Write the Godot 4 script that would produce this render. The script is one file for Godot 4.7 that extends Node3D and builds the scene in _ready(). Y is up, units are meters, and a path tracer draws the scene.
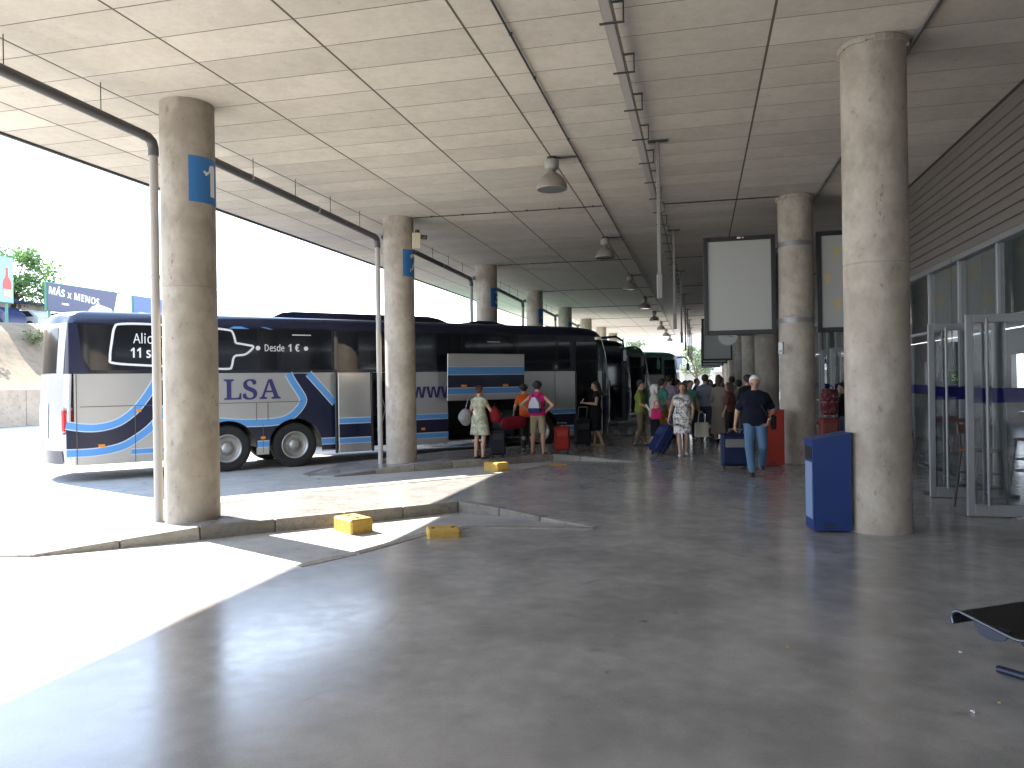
extends Node3D
# A bus station platform under a concrete canopy. x = across the platform, -z = along it, y = up, metres.

var M := {}
var taken := {}

# ---------------------------------------------------------------- helpers
func V(l: float, y: float, s: float) -> Vector3:
	return Vector3(l, y, -s)

func lin(r: float, g: float, b: float) -> Color:
	return Color(r, g, b).linear_to_srgb()

func numbered(n: String) -> String:
	if not taken.has(n):
		taken[n] = 0
		return n
	taken[n] += 1
	return "%s_%03d" % [n, taken[n]]

func thing(called: String, label: String, category: String, at := Vector3.ZERO, turn := 0.0, group := "") -> Node3D:
	var o := Node3D.new()
	o.name = numbered(called)
	add_child(o)
	o.position = at
	o.rotation.y = turn
	tag(o, label, category, group)
	return o

func tag(o: Node, label: String, category: String, group := "") -> void:
	o.set_meta("label", label)
	o.set_meta("category", category)
	if group != "":
		o.set_meta("group", group)

func S() -> SurfaceTool:
	var st := SurfaceTool.new()
	st.begin(Mesh.PRIMITIVE_TRIANGLES)
	return st

func child_name(parent: Node, n: String) -> String:
	var key := "c_" + n
	var k: int = parent.get_meta(key, -1) + 1
	parent.set_meta(key, k)
	return n if k == 0 else "%s_%03d" % [n, k]

func put(called: String, mesh: Mesh, m: Material, parent: Node) -> MeshInstance3D:
	var o := MeshInstance3D.new()
	o.mesh = mesh
	o.material_override = m
	if parent == self:
		o.name = numbered(called)
	else:
		o.name = child_name(parent, called)
	parent.add_child(o, true)
	return o

func part(called: String, st: SurfaceTool, m: Material, parent: Node) -> MeshInstance3D:
	st.generate_normals()
	return put(called, st.commit(), m, parent)

func struct(o: Node, label := "") -> void:
	o.set_meta("kind", "structure")
	if label != "":
		o.set_meta("label", label)

func tri(st: SurfaceTool, a: Vector3, b: Vector3, c: Vector3) -> void:   # counter-clockwise seen from outside
	st.add_vertex(a); st.add_vertex(c); st.add_vertex(b)

func quad(st: SurfaceTool, a: Vector3, b: Vector3, c: Vector3, d: Vector3) -> void:
	tri(st, a, b, c)
	tri(st, a, c, d)

func tri_out(st: SurfaceTool, a: Vector3, b: Vector3, c: Vector3, out: Vector3) -> void:
	if (b - a).cross(c - a).dot(out) < 0.0:
		tri(st, a, c, b)
	else:
		tri(st, a, b, c)

func quad_out(st: SurfaceTool, a: Vector3, b: Vector3, c: Vector3, d: Vector3, out: Vector3) -> void:
	if (b - a).cross(c - a).dot(out) < 0.0:
		quad(st, a, d, c, b)
	else:
		quad(st, a, b, c, d)

func box(st: SurfaceTool, c: Vector3, s: Vector3, b := 0.0, B := Basis()) -> void:   # box with chamfered edges
	st.set_smooth_group(-1)
	var h := s * 0.5
	var e := Vector3(b, b, b)
	for ax in 3:
		var i := (ax + 1) % 3
		var j := (ax + 2) % 3
		for sg in [-1.0, 1.0]:
			var p := []
			for q in [[-1, -1], [1, -1], [1, 1], [-1, 1]]:
				var v := Vector3.ZERO
				v[ax] = sg * h[ax]
				v[i] = q[0] * (h[i] - e[i])
				v[j] = q[1] * (h[j] - e[j])
				p.append(c + B * v)
			var o := Vector3.ZERO
			o[ax] = sg
			quad_out(st, p[0], p[1], p[2], p[3], B * o)
	if b <= 0.0:
		return
	for ax in 3:
		var i := (ax + 1) % 3
		var j := (ax + 2) % 3
		for si in [-1.0, 1.0]:
			for sj in [-1.0, 1.0]:
				var pts := []
				for t in [[-1, 0], [1, 0], [1, 1], [-1, 1]]:
					var v := Vector3.ZERO
					v[ax] = t[0] * (h[ax] - b)
					v[i] = si * (h[i] - (b if t[1] == 1 else 0.0))
					v[j] = sj * (h[j] - (0.0 if t[1] == 1 else b))
					pts.append(c + B * v)
				var o := Vector3.ZERO
				o[i] = si
				o[j] = sj
				quad_out(st, pts[0], pts[1], pts[2], pts[3], B * o)
	for sx in [-1.0, 1.0]:
		for sy in [-1.0, 1.0]:
			for sz in [-1.0, 1.0]:
				tri_out(st, c + B * Vector3(sx * h.x, sy * (h.y - b), sz * (h.z - b)), c + B * Vector3(sx * (h.x - b), sy * h.y, sz * (h.z - b)), c + B * Vector3(sx * (h.x - b), sy * (h.y - b), sz * h.z), B * Vector3(sx, sy, sz))

func tube(st: SurfaceTool, pts: Array, rad, n := 8, caps := true) -> void:
	var rings := []
	var up := Vector3.UP
	for k in pts.size():
		var d: Vector3
		if k == 0:
			d = pts[1] - pts[0]
		elif k == pts.size() - 1:
			d = pts[k] - pts[k - 1]
		else:
			d = (pts[k] - pts[k - 1]).normalized() + (pts[k + 1] - pts[k]).normalized()
		d = d.normalized()
		if abs(d.dot(up)) > 0.95:
			up = Vector3.RIGHT if abs(d.x) < 0.9 else Vector3.BACK
		var sx := d.cross(up).normalized()
		var sy := sx.cross(d).normalized()
		up = sy
		var r: float = rad[k] if rad is Array else rad
		var ring := []
		for i in n:
			var a := TAU * i / n
			ring.append(pts[k] + (sx * cos(a) + sy * sin(a)) * r)
		rings.append(ring)
	st.set_smooth_group(1)
	for k in rings.size() - 1:
		for i in n:
			var j := (i + 1) % n
			quad_out(st, rings[k][i], rings[k][j], rings[k + 1][j], rings[k + 1][i], (rings[k][i] + rings[k][j]) * 0.5 - pts[k])
	if caps:
		st.set_smooth_group(-1)
		for e in [0, rings.size() - 1]:
			var o: Vector3 = (pts[0] - pts[1]) if e == 0 else (pts[e] - pts[e - 1])
			for i in n:
				tri_out(st, pts[e], rings[e][i], rings[e][(i + 1) % n], o)

func lathe(st: SurfaceTool, prof: Array, n: int, xf := Transform3D(), smooth := true) -> void:   # prof: Vector2(radius, height)
	st.set_smooth_group(1 if smooth else -1)
	for k in prof.size() - 1:
		var p: Vector2 = prof[k]
		var q: Vector2 = prof[k + 1]
		if smooth:
			st.set_smooth_group(1 + k if k > 0 and _sharp(prof, k) else 1)
		for i in n:
			var a0 := TAU * i / n
			var a1 := TAU * (i + 1) / n
			var A := Vector3(p.x * cos(a0), p.y, -p.x * sin(a0))
			var B := Vector3(p.x * cos(a1), p.y, -p.x * sin(a1))
			var C := Vector3(q.x * cos(a1), q.y, -q.x * sin(a1))
			var D := Vector3(q.x * cos(a0), q.y, -q.x * sin(a0))
			if p.x > 0.0001:
				tri(st, xf * A, xf * B, xf * C)
			if q.x > 0.0001:
				tri(st, xf * A, xf * C, xf * D)

func _sharp(_prof: Array, _k: int) -> bool:
	return false

func prism(st: SurfaceTool, poly: PackedVector2Array, z0: float, z1: float, xf := Transform3D()) -> void:   # polygon in xy, from z0 to z1 (z1 > z0)
	st.set_smooth_group(-1)
	if Geometry2D.is_polygon_clockwise(poly):
		poly.reverse()
	var idx := Geometry2D.triangulate_polygon(poly)
	for t in range(0, idx.size(), 3):
		var a := poly[idx[t]]
		var b := poly[idx[t + 1]]
		var c := poly[idx[t + 2]]
		tri_out(st, xf * Vector3(a.x, a.y, z1), xf * Vector3(b.x, b.y, z1), xf * Vector3(c.x, c.y, z1), xf.basis * Vector3(0, 0, 1))
		tri_out(st, xf * Vector3(a.x, a.y, z0), xf * Vector3(b.x, b.y, z0), xf * Vector3(c.x, c.y, z0), xf.basis * Vector3(0, 0, -1))
	var n := poly.size()
	for i in n:
		var a := poly[i]
		var b := poly[(i + 1) % n]
		var o := Vector3(b.y - a.y, a.x - b.x, 0)
		quad_out(st, xf * Vector3(a.x, a.y, z0), xf * Vector3(b.x, b.y, z0), xf * Vector3(b.x, b.y, z1), xf * Vector3(a.x, a.y, z1), xf.basis * o)

func sheet(st: SurfaceTool, poly: PackedVector2Array, y: float) -> void:   # poly in (l, s), facing up
	st.set_smooth_group(-1)
	var idx := Geometry2D.triangulate_polygon(poly)
	for t in range(0, idx.size(), 3):
		var p := []
		for k in 3:
			p.append(V(poly[idx[t + k]].x, y, poly[idx[t + k]].y))
		tri_out(st, p[0], p[1], p[2], Vector3.UP)

func ribbon(pts: Array, w: float) -> PackedVector2Array:   # closed outline of a band of width w along 2-D points
	var left := []
	var right := []
	for k in pts.size():
		var d: Vector2
		if k == 0:
			d = pts[1] - pts[0]
		elif k == pts.size() - 1:
			d = pts[k] - pts[k - 1]
		else:
			d = (pts[k] - pts[k - 1]).normalized() + (pts[k + 1] - pts[k]).normalized()
		d = d.normalized()
		var nn := Vector2(-d.y, d.x) * w * 0.5
		left.append(pts[k] + nn)
		right.append(pts[k] - nn)
	right.reverse()
	return PackedVector2Array(left + right)

func spline(pts: Array, sub := 4) -> Array:   # Catmull-Rom through 2-D points
	var out := []
	for k in pts.size() - 1:
		var p0: Vector2 = pts[max(k - 1, 0)]
		var p1: Vector2 = pts[k]
		var p2: Vector2 = pts[k + 1]
		var p3: Vector2 = pts[min(k + 2, pts.size() - 1)]
		for j in sub:
			out.append(p1.cubic_interpolate(p2, p0, p3, float(j) / sub))
	out.append(pts[-1])
	return out

func circle(c: Vector2, r: float, n := 20) -> PackedVector2Array:
	var p := PackedVector2Array()
	for i in n:
		p.append(c + Vector2(cos(TAU * i / n), sin(TAU * i / n)) * r)
	return p

func rect(a: float, b: float, c: float, d: float) -> PackedVector2Array:
	return PackedVector2Array([Vector2(a, b), Vector2(c, b), Vector2(c, d), Vector2(a, d)])

func lettering(called: String, text: String, size: float, m: Material, parent: Node, at: Vector3, serif := false, bold := true, depth := 0.004, turn := 0.0) -> MeshInstance3D:
	var f := SystemFont.new()
	f.font_names = PackedStringArray(["Droid Serif" if serif else "Droid Sans"])
	f.font_weight = 700 if bold else 400
	var t := TextMesh.new()
	t.text = text
	t.font = f
	t.font_size = 64
	t.pixel_size = size / 46.0     # size is the height of a capital
	t.depth = depth
	t.curve_step = 2.0
	var o := put(called, t, m, parent)
	o.position = at
	o.rotation.y = turn
	return o

# ---------------------------------------------------------------- materials
func plain(r: float, g: float, b: float, rough := 0.6, metal := 0.0) -> StandardMaterial3D:
	var m := StandardMaterial3D.new()
	m.albedo_color = lin(r, g, b)
	m.roughness = rough
	m.metallic = metal
	return m

func noise_img(size: int, freq: float, oct: int, sd: int, kind := FastNoiseLite.TYPE_SIMPLEX_SMOOTH) -> PackedByteArray:
	var f := FastNoiseLite.new()
	f.seed = sd
	f.noise_type = kind
	f.frequency = freq
	f.fractal_octaves = oct
	var im := f.get_seamless_image(size, size, false, false, 0.15)
	im.convert(Image.FORMAT_L8)
	return im.get_data()

# mottled surface: base colour (linear), patches towards a second colour, sharp stains of a third, fine grain
func mottled(base: Color, second: Color, stain: Color, amt: float, grain: float, stain_at: float, tile: float, size: int, sd: int, rough: float, rough_var := 0.0, stretch := Vector3.ONE, veins := 0.0) -> StandardMaterial3D:
	var a := noise_img(size, 4.0 / size, 4, sd)
	var b := noise_img(size, 14.0 / size, 3, sd + 7)
	var c := noise_img(size, 0.35, 2, sd + 13)
	var d := noise_img(size, 40.0 / size, 3, sd + 21)
	var vn := PackedByteArray()
	if veins > 0.0:   # hairline cracks and drag marks
		var f := FastNoiseLite.new()
		f.seed = sd + 40
		f.frequency = 3.2 / size
		f.fractal_type = FastNoiseLite.FRACTAL_RIDGED
		f.fractal_octaves = 3
		var vi := f.get_seamless_image(size, size, false, false, 0.15, false)
		vi.convert(Image.FORMAT_L8)
		vn = vi.get_data()
	var px := PackedByteArray()
	px.resize(size * size * 3)
	var rg := PackedByteArray()
	rg.resize(size * size)
	for i in size * size:
		var t := clampf((a[i] - 128) / 90.0 * 0.6 + (b[i] - 128) / 90.0 * 0.4 + 0.5, 0.0, 1.0) * amt
		var g := 1.0 + (c[i] - 128) / 128.0 * grain + (d[i] - 128) / 128.0 * grain
		if veins > 0.0:
			g *= 1.0 - veins * clampf((vn[i] - 235) / 16.0, 0.0, 1.0)
		var s := clampf((b[i] * 0.5 + d[i] * 0.5 - stain_at) / 14.0, 0.0, 1.0)
		var r := lerpf(base.r, second.r, t) * g
		var gg := lerpf(base.g, second.g, t) * g
		var bb := lerpf(base.b, second.b, t) * g
		r = lerpf(r, stain.r, s)
		gg = lerpf(gg, stain.g, s)
		bb = lerpf(bb, stain.b, s)
		px[i * 3] = int(clampf(pow(r, 0.4545), 0, 1) * 255)
		px[i * 3 + 1] = int(clampf(pow(gg, 0.4545), 0, 1) * 255)
		px[i * 3 + 2] = int(clampf(pow(bb, 0.4545), 0, 1) * 255)
		rg[i] = int(clampf(rough + rough_var * ((d[i] - 128) / 110.0 + (a[i] - 128) / 110.0) + (s * 0.15 if rough > 0.3 else 0.0), 0.03, 1.0) * 255)
	var m := StandardMaterial3D.new()
	var im := Image.create_from_data(size, size, false, Image.FORMAT_RGB8, px)
	m.albedo_texture = ImageTexture.create_from_image(im)
	m.roughness = 1.0
	var ir := Image.create_from_data(size, size, false, Image.FORMAT_L8, rg)
	m.roughness_texture = ImageTexture.create_from_image(ir)
	m.uv1_triplanar = true
	m.uv1_world_triplanar = true
	m.uv1_scale = stretch / tile
	return m

func tinted(m: StandardMaterial3D, k: float, off := Vector3.ZERO) -> StandardMaterial3D:   # the same stuff from another pour, a little lighter or darker
	var c: StandardMaterial3D = m.duplicate()
	c.albedo_color = Color(k, k * 0.995, k * 0.985)
	c.uv1_offset = off
	return c

func glass(r: float, g: float, b: float, a: float) -> StandardMaterial3D:
	var m := plain(r, g, b, 0.02)
	var c := m.albedo_color
	c.a = a
	m.albedo_color = c
	m.transparency = BaseMaterial3D.TRANSPARENCY_ALPHA
	return m

func make_materials() -> void:
	M.floor = mottled(Color(.365, .356, .350), Color(.255, .249, .246), Color(.17, .165, .16), 0.95, 0.10, 204, 8.0, 1024, 3, 0.20, 0.035, Vector3.ONE, 0.20)
	M.floor.metallic_specular = .8
	M.road = mottled(Color(.42, .41, .39), Color(.33, .325, .31), Color(.18, .175, .17), 0.8, 0.10, 188, 6.0, 512, 31, 0.75, 0.06)
	M.ramp = mottled(Color(.30, .292, .285), Color(.22, .214, .208), Color(.14, .135, .13), 0.9, 0.10, 190, 5.0, 512, 37, 0.5, 0.08)
	M.ceiling = mottled(Color(.54, .50, .445), Color(.47, .43, .375), Color(.36, .33, .28), 0.7, 0.05, 194, 3.1, 512, 51, 0.85)
	M.column = mottled(Color(.40, .36, .31), Color(.285, .25, .208), Color(.23, .20, .165), 0.95, 0.09, 180, 2.3, 512, 71, 0.7, 0.05, Vector3(1, .55, 1))
	M.kerb = mottled(Color(.27, .25, .22), Color(.18, .165, .145), Color(.10, .09, .08), 0.8, 0.14, 170, 1.4, 256, 91, 0.85)
	M.joint = plain(.10, .085, .065, .95)
	M.pipe = plain(.07, .07, .075, .5)
	M.downpipe = plain(.36, .34, .315, .55)
	M.steel = plain(.24, .24, .245, .45, .5)
	M.pole = plain(.20, .19, .175, .5)
	M.dark_steel = plain(.06, .06, .06, .5, .3)
	M.alu = plain(.26, .265, .27, .4, .4)
	M.alu_dark = plain(.16, .165, .17, .45, .4)
	M.louver = plain(.17, .15, .135, .55, .2)
	M.blue_sign = plain(.03, .16, .42, .55)
	M.white = plain(.75, .75, .74, .5)
	M.black = plain(.012, .012, .013, .4)
	M.rubber = plain(.018, .018, .018, .8)
	M.glass = glass(.08, .10, .10, .22)
	M.band = glass(.012, .012, .085, .94)
	M.yellow = mottled(Color(.50, .31, .04), Color(.38, .24, .05), Color(.20, .17, .12), 0.8, 0.12, 165, 0.8, 256, 17, 0.7)

# ---------------------------------------------------------------- implicit bodies: capsules joined by a smooth minimum, meshed as surface nets
func field(lo: Vector3, hi: Vector3, cell: float) -> Dictionary:
	var n := Vector3i(((hi - lo) / cell).ceil()) + Vector3i(1, 1, 1)
	var d := PackedFloat32Array()
	d.resize(n.x * n.y * n.z)
	d.fill(1.0)
	return {lo = lo, n = n, cell = cell, d = d}

func cap(F: Dictionary, a: Vector3, b: Vector3, ra: float, rb: float, k: float) -> void:
	var cell: float = F.cell
	var lo: Vector3 = F.lo
	var n: Vector3i = F.n
	var d: PackedFloat32Array = F.d
	var m := maxf(ra, rb) + k + cell * 2.0
	var p0 := ((a.min(b) - Vector3(m, m, m) - lo) / cell).floor()
	var p1 := ((a.max(b) + Vector3(m, m, m) - lo) / cell).ceil()
	var i0 := maxi(int(p0.x), 0)
	var j0 := maxi(int(p0.y), 0)
	var k0 := maxi(int(p0.z), 0)
	var i1 := mini(int(p1.x), n.x - 1)
	var j1 := mini(int(p1.y), n.y - 1)
	var k1 := mini(int(p1.z), n.z - 1)
	var ab := b - a
	var l2 := maxf(ab.length_squared(), 1e-9)
	for kk in range(k0, k1 + 1):
		for j in range(j0, j1 + 1):
			var base := (kk * n.y + j) * n.x
			for i in range(i0, i1 + 1):
				var ap := Vector3(lo.x + i * cell, lo.y + j * cell, lo.z + kk * cell) - a
				var t := clampf(ap.dot(ab) / l2, 0.0, 1.0)
				var v := (ap - ab * t).length() - lerpf(ra, rb, t)
				var o := d[base + i]
				var h := k - absf(o - v)
				if h > 0.0:
					d[base + i] = minf(o, v) - h * h / k * 0.25
				elif v < o:
					d[base + i] = v
	F.d = d

func clip_y(F: Dictionary, y0: float, y1: float) -> void:
	var n: Vector3i = F.n
	var d: PackedFloat32Array = F.d
	for j in n.y:
		var y: float = F.lo.y + j * F.cell
		var c := maxf(y0 - y, y - y1)
		if c < -0.06:
			continue
		for kk in n.z:
			var base := (kk * n.y + j) * n.x
			for i in n.x:
				if d[base + i] < c:
					d[base + i] = c
	F.d = d

func nets(F: Dictionary, verts: PackedVector3Array, norms: PackedVector3Array, index: PackedInt32Array) -> Array:
	var n: Vector3i = F.n
	var d: PackedFloat32Array = F.d
	var cell: float = F.cell
	var lo: Vector3 = F.lo
	var lim := cell * 1.9
	var ids := PackedInt32Array()
	ids.resize(d.size())
	ids.fill(-1)
	var sx := 1
	var sy := n.x
	var sz := n.x * n.y
	var first := verts.size()
	for kk in n.z - 1:
		for j in n.y - 1:
			var base := (kk * n.y + j) * n.x
			for i in n.x - 1:
				var q := base + i
				var v0 := d[q]
				if v0 > lim or v0 < -lim:
					continue
				var c := [v0, d[q + sx], d[q + sy], d[q + sx + sy], d[q + sz], d[q + sx + sz], d[q + sy + sz], d[q + sx + sy + sz]]
				var neg := 0
				for e in 8:
					if c[e] < 0.0:
						neg += 1
				if neg == 0 or neg == 8:
					continue
				var p := Vector3.ZERO
				var cnt := 0
				for e in 8:
					for b in 3:
						var f := e | (1 << b)
						if f != e and (c[e] < 0.0) != (c[f] < 0.0):
							var t: float = c[e] / (c[e] - c[f])
							var w := Vector3(e & 1, (e >> 1) & 1, (e >> 2) & 1)
							w[b] = t
							p += w
							cnt += 1
				p /= cnt
				ids[q] = verts.size()
				verts.append(lo + (Vector3(i, j, kk) + p) * cell)
				norms.append(Vector3(c[1] + c[3] + c[5] + c[7] - c[0] - c[2] - c[4] - c[6], c[2] + c[3] + c[6] + c[7] - c[0] - c[1] - c[4] - c[5], c[4] + c[5] + c[6] + c[7] - c[0] - c[1] - c[2] - c[3]).normalized())
	var strides := [sx, sy, sz]
	for kk in range(1, n.z - 1):
		for j in range(1, n.y - 1):
			var base := (kk * n.y + j) * n.x
			for i in range(1, n.x - 1):
				var q := base + i
				if ids[q] < 0:
					continue
				for ax in 3:
					var ins := d[q] < 0.0
					if ins == (d[q + strides[ax]] < 0.0):
						continue
					var u: int = strides[(ax + 1) % 3]
					var w: int = strides[(ax + 2) % 3]
					var a := ids[q]
					var b := ids[q - u]
					var c := ids[q - u - w]
					var e := ids[q - w]
					if a < 0 or b < 0 or c < 0 or e < 0:
						continue
					if ins:
						index.append_array(PackedInt32Array([a, c, b, a, e, c]))
					else:
						index.append_array(PackedInt32Array([a, b, c, a, c, e]))
	return [verts, norms, index]

func net_mesh(fields: Array) -> ArrayMesh:
	var v := PackedVector3Array()
	var nn := PackedVector3Array()
	var ix := PackedInt32Array()
	for F in fields:
		var r := nets(F, v, nn, ix)
		v = r[0]; nn = r[1]; ix = r[2]
	var arr := []
	arr.resize(Mesh.ARRAY_MAX)
	arr[Mesh.ARRAY_VERTEX] = v
	arr[Mesh.ARRAY_NORMAL] = nn
	arr[Mesh.ARRAY_INDEX] = ix
	var m := ArrayMesh.new()
	m.add_surface_from_arrays(Mesh.PRIMITIVE_TRIANGLES, arr)
	return m

func bounds(pts: Array, m: float) -> Array:
	var lo: Vector3 = pts[0]
	var hi: Vector3 = pts[0]
	for p in pts:
		lo = lo.min(p)
		hi = hi.max(p)
	return [lo - Vector3(m, m, m), hi + Vector3(m, m, m)]

# ---------------------------------------------------------------- people. Local frame: facing +z, +x is the person's left, height 1.70 before scaling
func fabric(r: float, g: float, b: float) -> StandardMaterial3D:
	var m := plain(r, g, b, .85)
	m.rim_enabled = true
	m.rim = .2
	m.metallic_specular = .2
	return m

func hand_field(w: Vector3, dir: Vector3, palm_n: Vector3, thumb_side: Vector3, curl: float) -> Dictionary:   # hand hanging from wrist w along dir
	var bb := bounds([w, w + dir * .20 + palm_n * .06, w + thumb_side * .07 + dir * .1, w - thumb_side * .06 + dir * .1], .035)
	var F := field(bb[0], bb[1], .0065)
	var p1 := w + dir * .085
	for o in [-.022, 0.0, .022]:
		cap(F, w + thumb_side * o * .7, p1 + thumb_side * o, .018, .015, .02)
	var lens: Array[float] = [.070, .078, .072, .056]
	for i in 4:
		var b := p1 + thumb_side * (.029 - i * .0195)
		var d1 := (dir + palm_n * curl * .6).normalized()
		var d2 := (dir + palm_n * curl * 1.8).normalized()
		var k := b + d1 * lens[i] * .55
		cap(F, b, k, .0095, .0085, .004)
		cap(F, k, k + d2 * lens[i] * .5, .0085, .007, .004)
	var tb := w + dir * .03 + thumb_side * .022
	var tk := tb + (dir * .7 + thumb_side * .7 + palm_n * .3).normalized() * .042
	cap(F, tb, tk, .013, .0105, .008)
	cap(F, tk, tk + (dir + palm_n * .4 + thumb_side * .1).normalized() * .032, .0105, .008, .004)
	return F

func person(label: String, at: Vector3, turn: float, o: Dictionary) -> Node3D:
	var root := thing("person", label, "person", at, turn, o.get("group", ""))
	var sc: float = o.get("h", 1.7) / 1.70
	var fat: float = o.get("fat", 1.0)
	var cell: float = o.get("cell", .022)
	var lean: float = o.get("lean", 0.0)
	var J := {hL = Vector3(.088, .90, 0), hR = Vector3(-.088, .90, 0), kL = Vector3(.10, .49, .02), kR = Vector3(-.10, .49, .02), aL = Vector3(.105, .085, -.02), aR = Vector3(-.105, .085, -.02),
		sL = Vector3(.168, 1.35, -.01), sR = Vector3(-.168, 1.35, -.01), eL = Vector3(.235, 1.10, -.03), eR = Vector3(-.235, 1.10, -.03), wL = Vector3(.245, .87, .05), wR = Vector3(-.245, .87, .05),
		neck = Vector3(0, 1.42, -.015), head = Vector3(0, 1.585, .015)}
	for k in o.get("pose", {}):
		J[k] = o.pose[k]
	for k in ["sL", "sR", "eL", "eR", "wL", "wR", "neck", "head"]:
		J[k] = J[k] + Vector3(0, -absf(lean) * .12 * (J[k].y - .9), lean * (J[k].y - .9))
	for k in J:
		J[k] = J[k] * sc
	var hd: Vector3 = J.head
	var hx := Basis(Vector3.UP, o.get("look", 0.0)) * Basis(Vector3.RIGHT, o.get("nod", 0.0))
	var skin: Material = o.get("skin", M.skin)
	var mid: Vector3 = (J.hL + J.hR) * .5
	var ch: Vector3 = (J.sL + J.sR) * .5 + Vector3(0, -.10, .0) * sc
	var ws := mid.lerp(ch, .45)
	var g := .012 * sc
	var torso := func(F: Dictionary, x: float) -> void:
		var s := sc * fat
		cap(F, ch + Vector3(-.085, .02, 0) * s, ch + Vector3(.085, .02, 0) * s, .108 * s + x, .108 * s + x, .05)
		cap(F, ws + Vector3(-.055, 0, .01 * fat) * s, ws + Vector3(.055, 0, .01) * s, .100 * s * fat + x, .100 * s * fat + x, .06)
		cap(F, mid + Vector3(-.07, .03, -.01) * s, mid + Vector3(.07, .03, -.01) * s, .112 * s + x, .112 * s + x, .06)
		cap(F, ch, mid, .10 * s + x, .10 * s + x, .05)
		cap(F, J.sL + Vector3(-.02, -.005, 0), J.neck, .052 * s + x, .055 * s + x, .04)
		cap(F, J.sR + Vector3(.02, -.005, 0), J.neck, .052 * s + x, .055 * s + x, .04)
	var all := []
	for k in J:
		all.append(J[k])
	var bb := bounds(all, .2 * fat)
	# body
	var F := field(Vector3(bb[0].x, -.02, bb[0].z), Vector3(bb[1].x, J.neck.y + .12 * sc, bb[1].z), cell)
	torso.call(F, -.008)
	for s in ["L", "R"]:
		cap(F, J["s" + s], J["e" + s], .048 * sc * fat, .038 * sc * fat, .03)
		cap(F, J["e" + s], J["w" + s], .039 * sc * fat, .026 * sc, .015)
		cap(F, J["h" + s], J["k" + s], .080 * sc * fat, .052 * sc, .03)
		var calf: Vector3 = J["k" + s].lerp(J["a" + s], .35) + Vector3(0, 0, -.015) * sc
		cap(F, J["k" + s], calf, .050 * sc, .054 * sc, .015)
		cap(F, calf, J["a" + s], .054 * sc, .034 * sc, .015)
		var toe: Vector3 = J["a" + s] + Vector3(.012 if s == "L" else -.012, -.052, .145) * sc
		cap(F, J["a" + s] + Vector3(0, -.045, -.02) * sc, toe, .036 * sc, .028 * sc, .03)
	cap(F, J.neck, hd + Vector3(0, -.06, -.01) * sc, .056 * sc, .052 * sc, .03)
	var fields := [F]
	# head
	var hc := maxf(.009, cell * .55)
	var H := field(hd - Vector3(.14, .17, .15) * sc, hd + Vector3(.14, .15, .16) * sc, hc)
	var hp := func(x: float, y: float, z: float) -> Vector3:
		return hd + hx * (Vector3(x, y, z) * sc)
	cap(H, hp.call(0, .03, -.03), hp.call(0, .03, .02), .082 * sc, .080 * sc, .02)
	cap(H, hp.call(0, 0, .03), hp.call(0, -.065, .045), .066 * sc, .045 * sc, .03)
	cap(H, hp.call(-.02, -.088, .06), hp.call(.02, -.088, .06), .022 * sc, .022 * sc, .02)
	cap(H, hp.call(0, .005, .098), hp.call(0, -.028, .115), .010 * sc, .015 * sc, .012)
	for sx in [-1, 1]:
		cap(H, hp.call(sx * .078, .012, -.005), hp.call(sx * .080, -.02, -.005), .012 * sc, .009 * sc, .008)
		cap(H, hp.call(sx * .035, .028, .082), hp.call(sx * .015, .026, .09), .010 * sc, .010 * sc, .012)
	cap(H, hp.call(-.018, -.055, .096), hp.call(.018, -.055, .096), .008 * sc, .008 * sc, .008)
	cap(H, J.neck + Vector3(0, .02, 0), hp.call(0, -.05, -.01), .055 * sc, .055 * sc, .03)
	fields.append(H)
	# hands
	for s in ["L", "R"]:
		var w: Vector3 = J["w" + s]
		var d: Vector3 = (w - J["e" + s]).normalized()
		if o.has("hand" + s):
			d = o["hand" + s].normalized()
		var ts: Vector3 = Vector3(0, 0, 1) - d * d.z
		if ts.length() < .3:
			ts = Vector3(0, 1, 0) - d * d.y
		ts = ts.normalized()
		var pn := ts.cross(d) * (1.0 if s == "R" else -1.0)
		fields.append(hand_field(w - d * .01, d, pn, ts, o.get("curl", .5)))
	put("body", net_mesh(fields), skin, root)
	if o.get("face", false):
		for sx in [-1, 1]:
			var st := S()
			var c: Vector3 = hp.call(sx * .032, .012, .084)
			tube(st, [c, c + hx * Vector3(0, 0, .006) * sc], .011 * sc, 8)
			part("eye", st, M.eye, root)
		var st2 := S()
		tube(st2, [hp.call(-.022, -.052, .101), hp.call(0, -.053, .1045), hp.call(.022, -.052, .101)], .0055 * sc, 6)
		part("mouth", st2, plain(.30, .10, .09, .6), root)
	if o.get("glasses", false):
		var st := S()
		for sx in [-1, 1]:
			var c: Vector3 = hp.call(sx * .034, .012, .098)
			var ring := []
			for i in 11:
				ring.append(c + hx * Vector3(cos(TAU * i / 10) * .026, sin(TAU * i / 10) * .018, 0) * sc)
			tube(st, ring, .003, 5, false)
			tube(st, [hp.call(sx * .06, .014, .096), hp.call(sx * .084, .014, .0)], .003, 5)
		part("glasses", st, M.black, root)
	# hair
	var hs: String = o.get("hair", "short")
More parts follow.
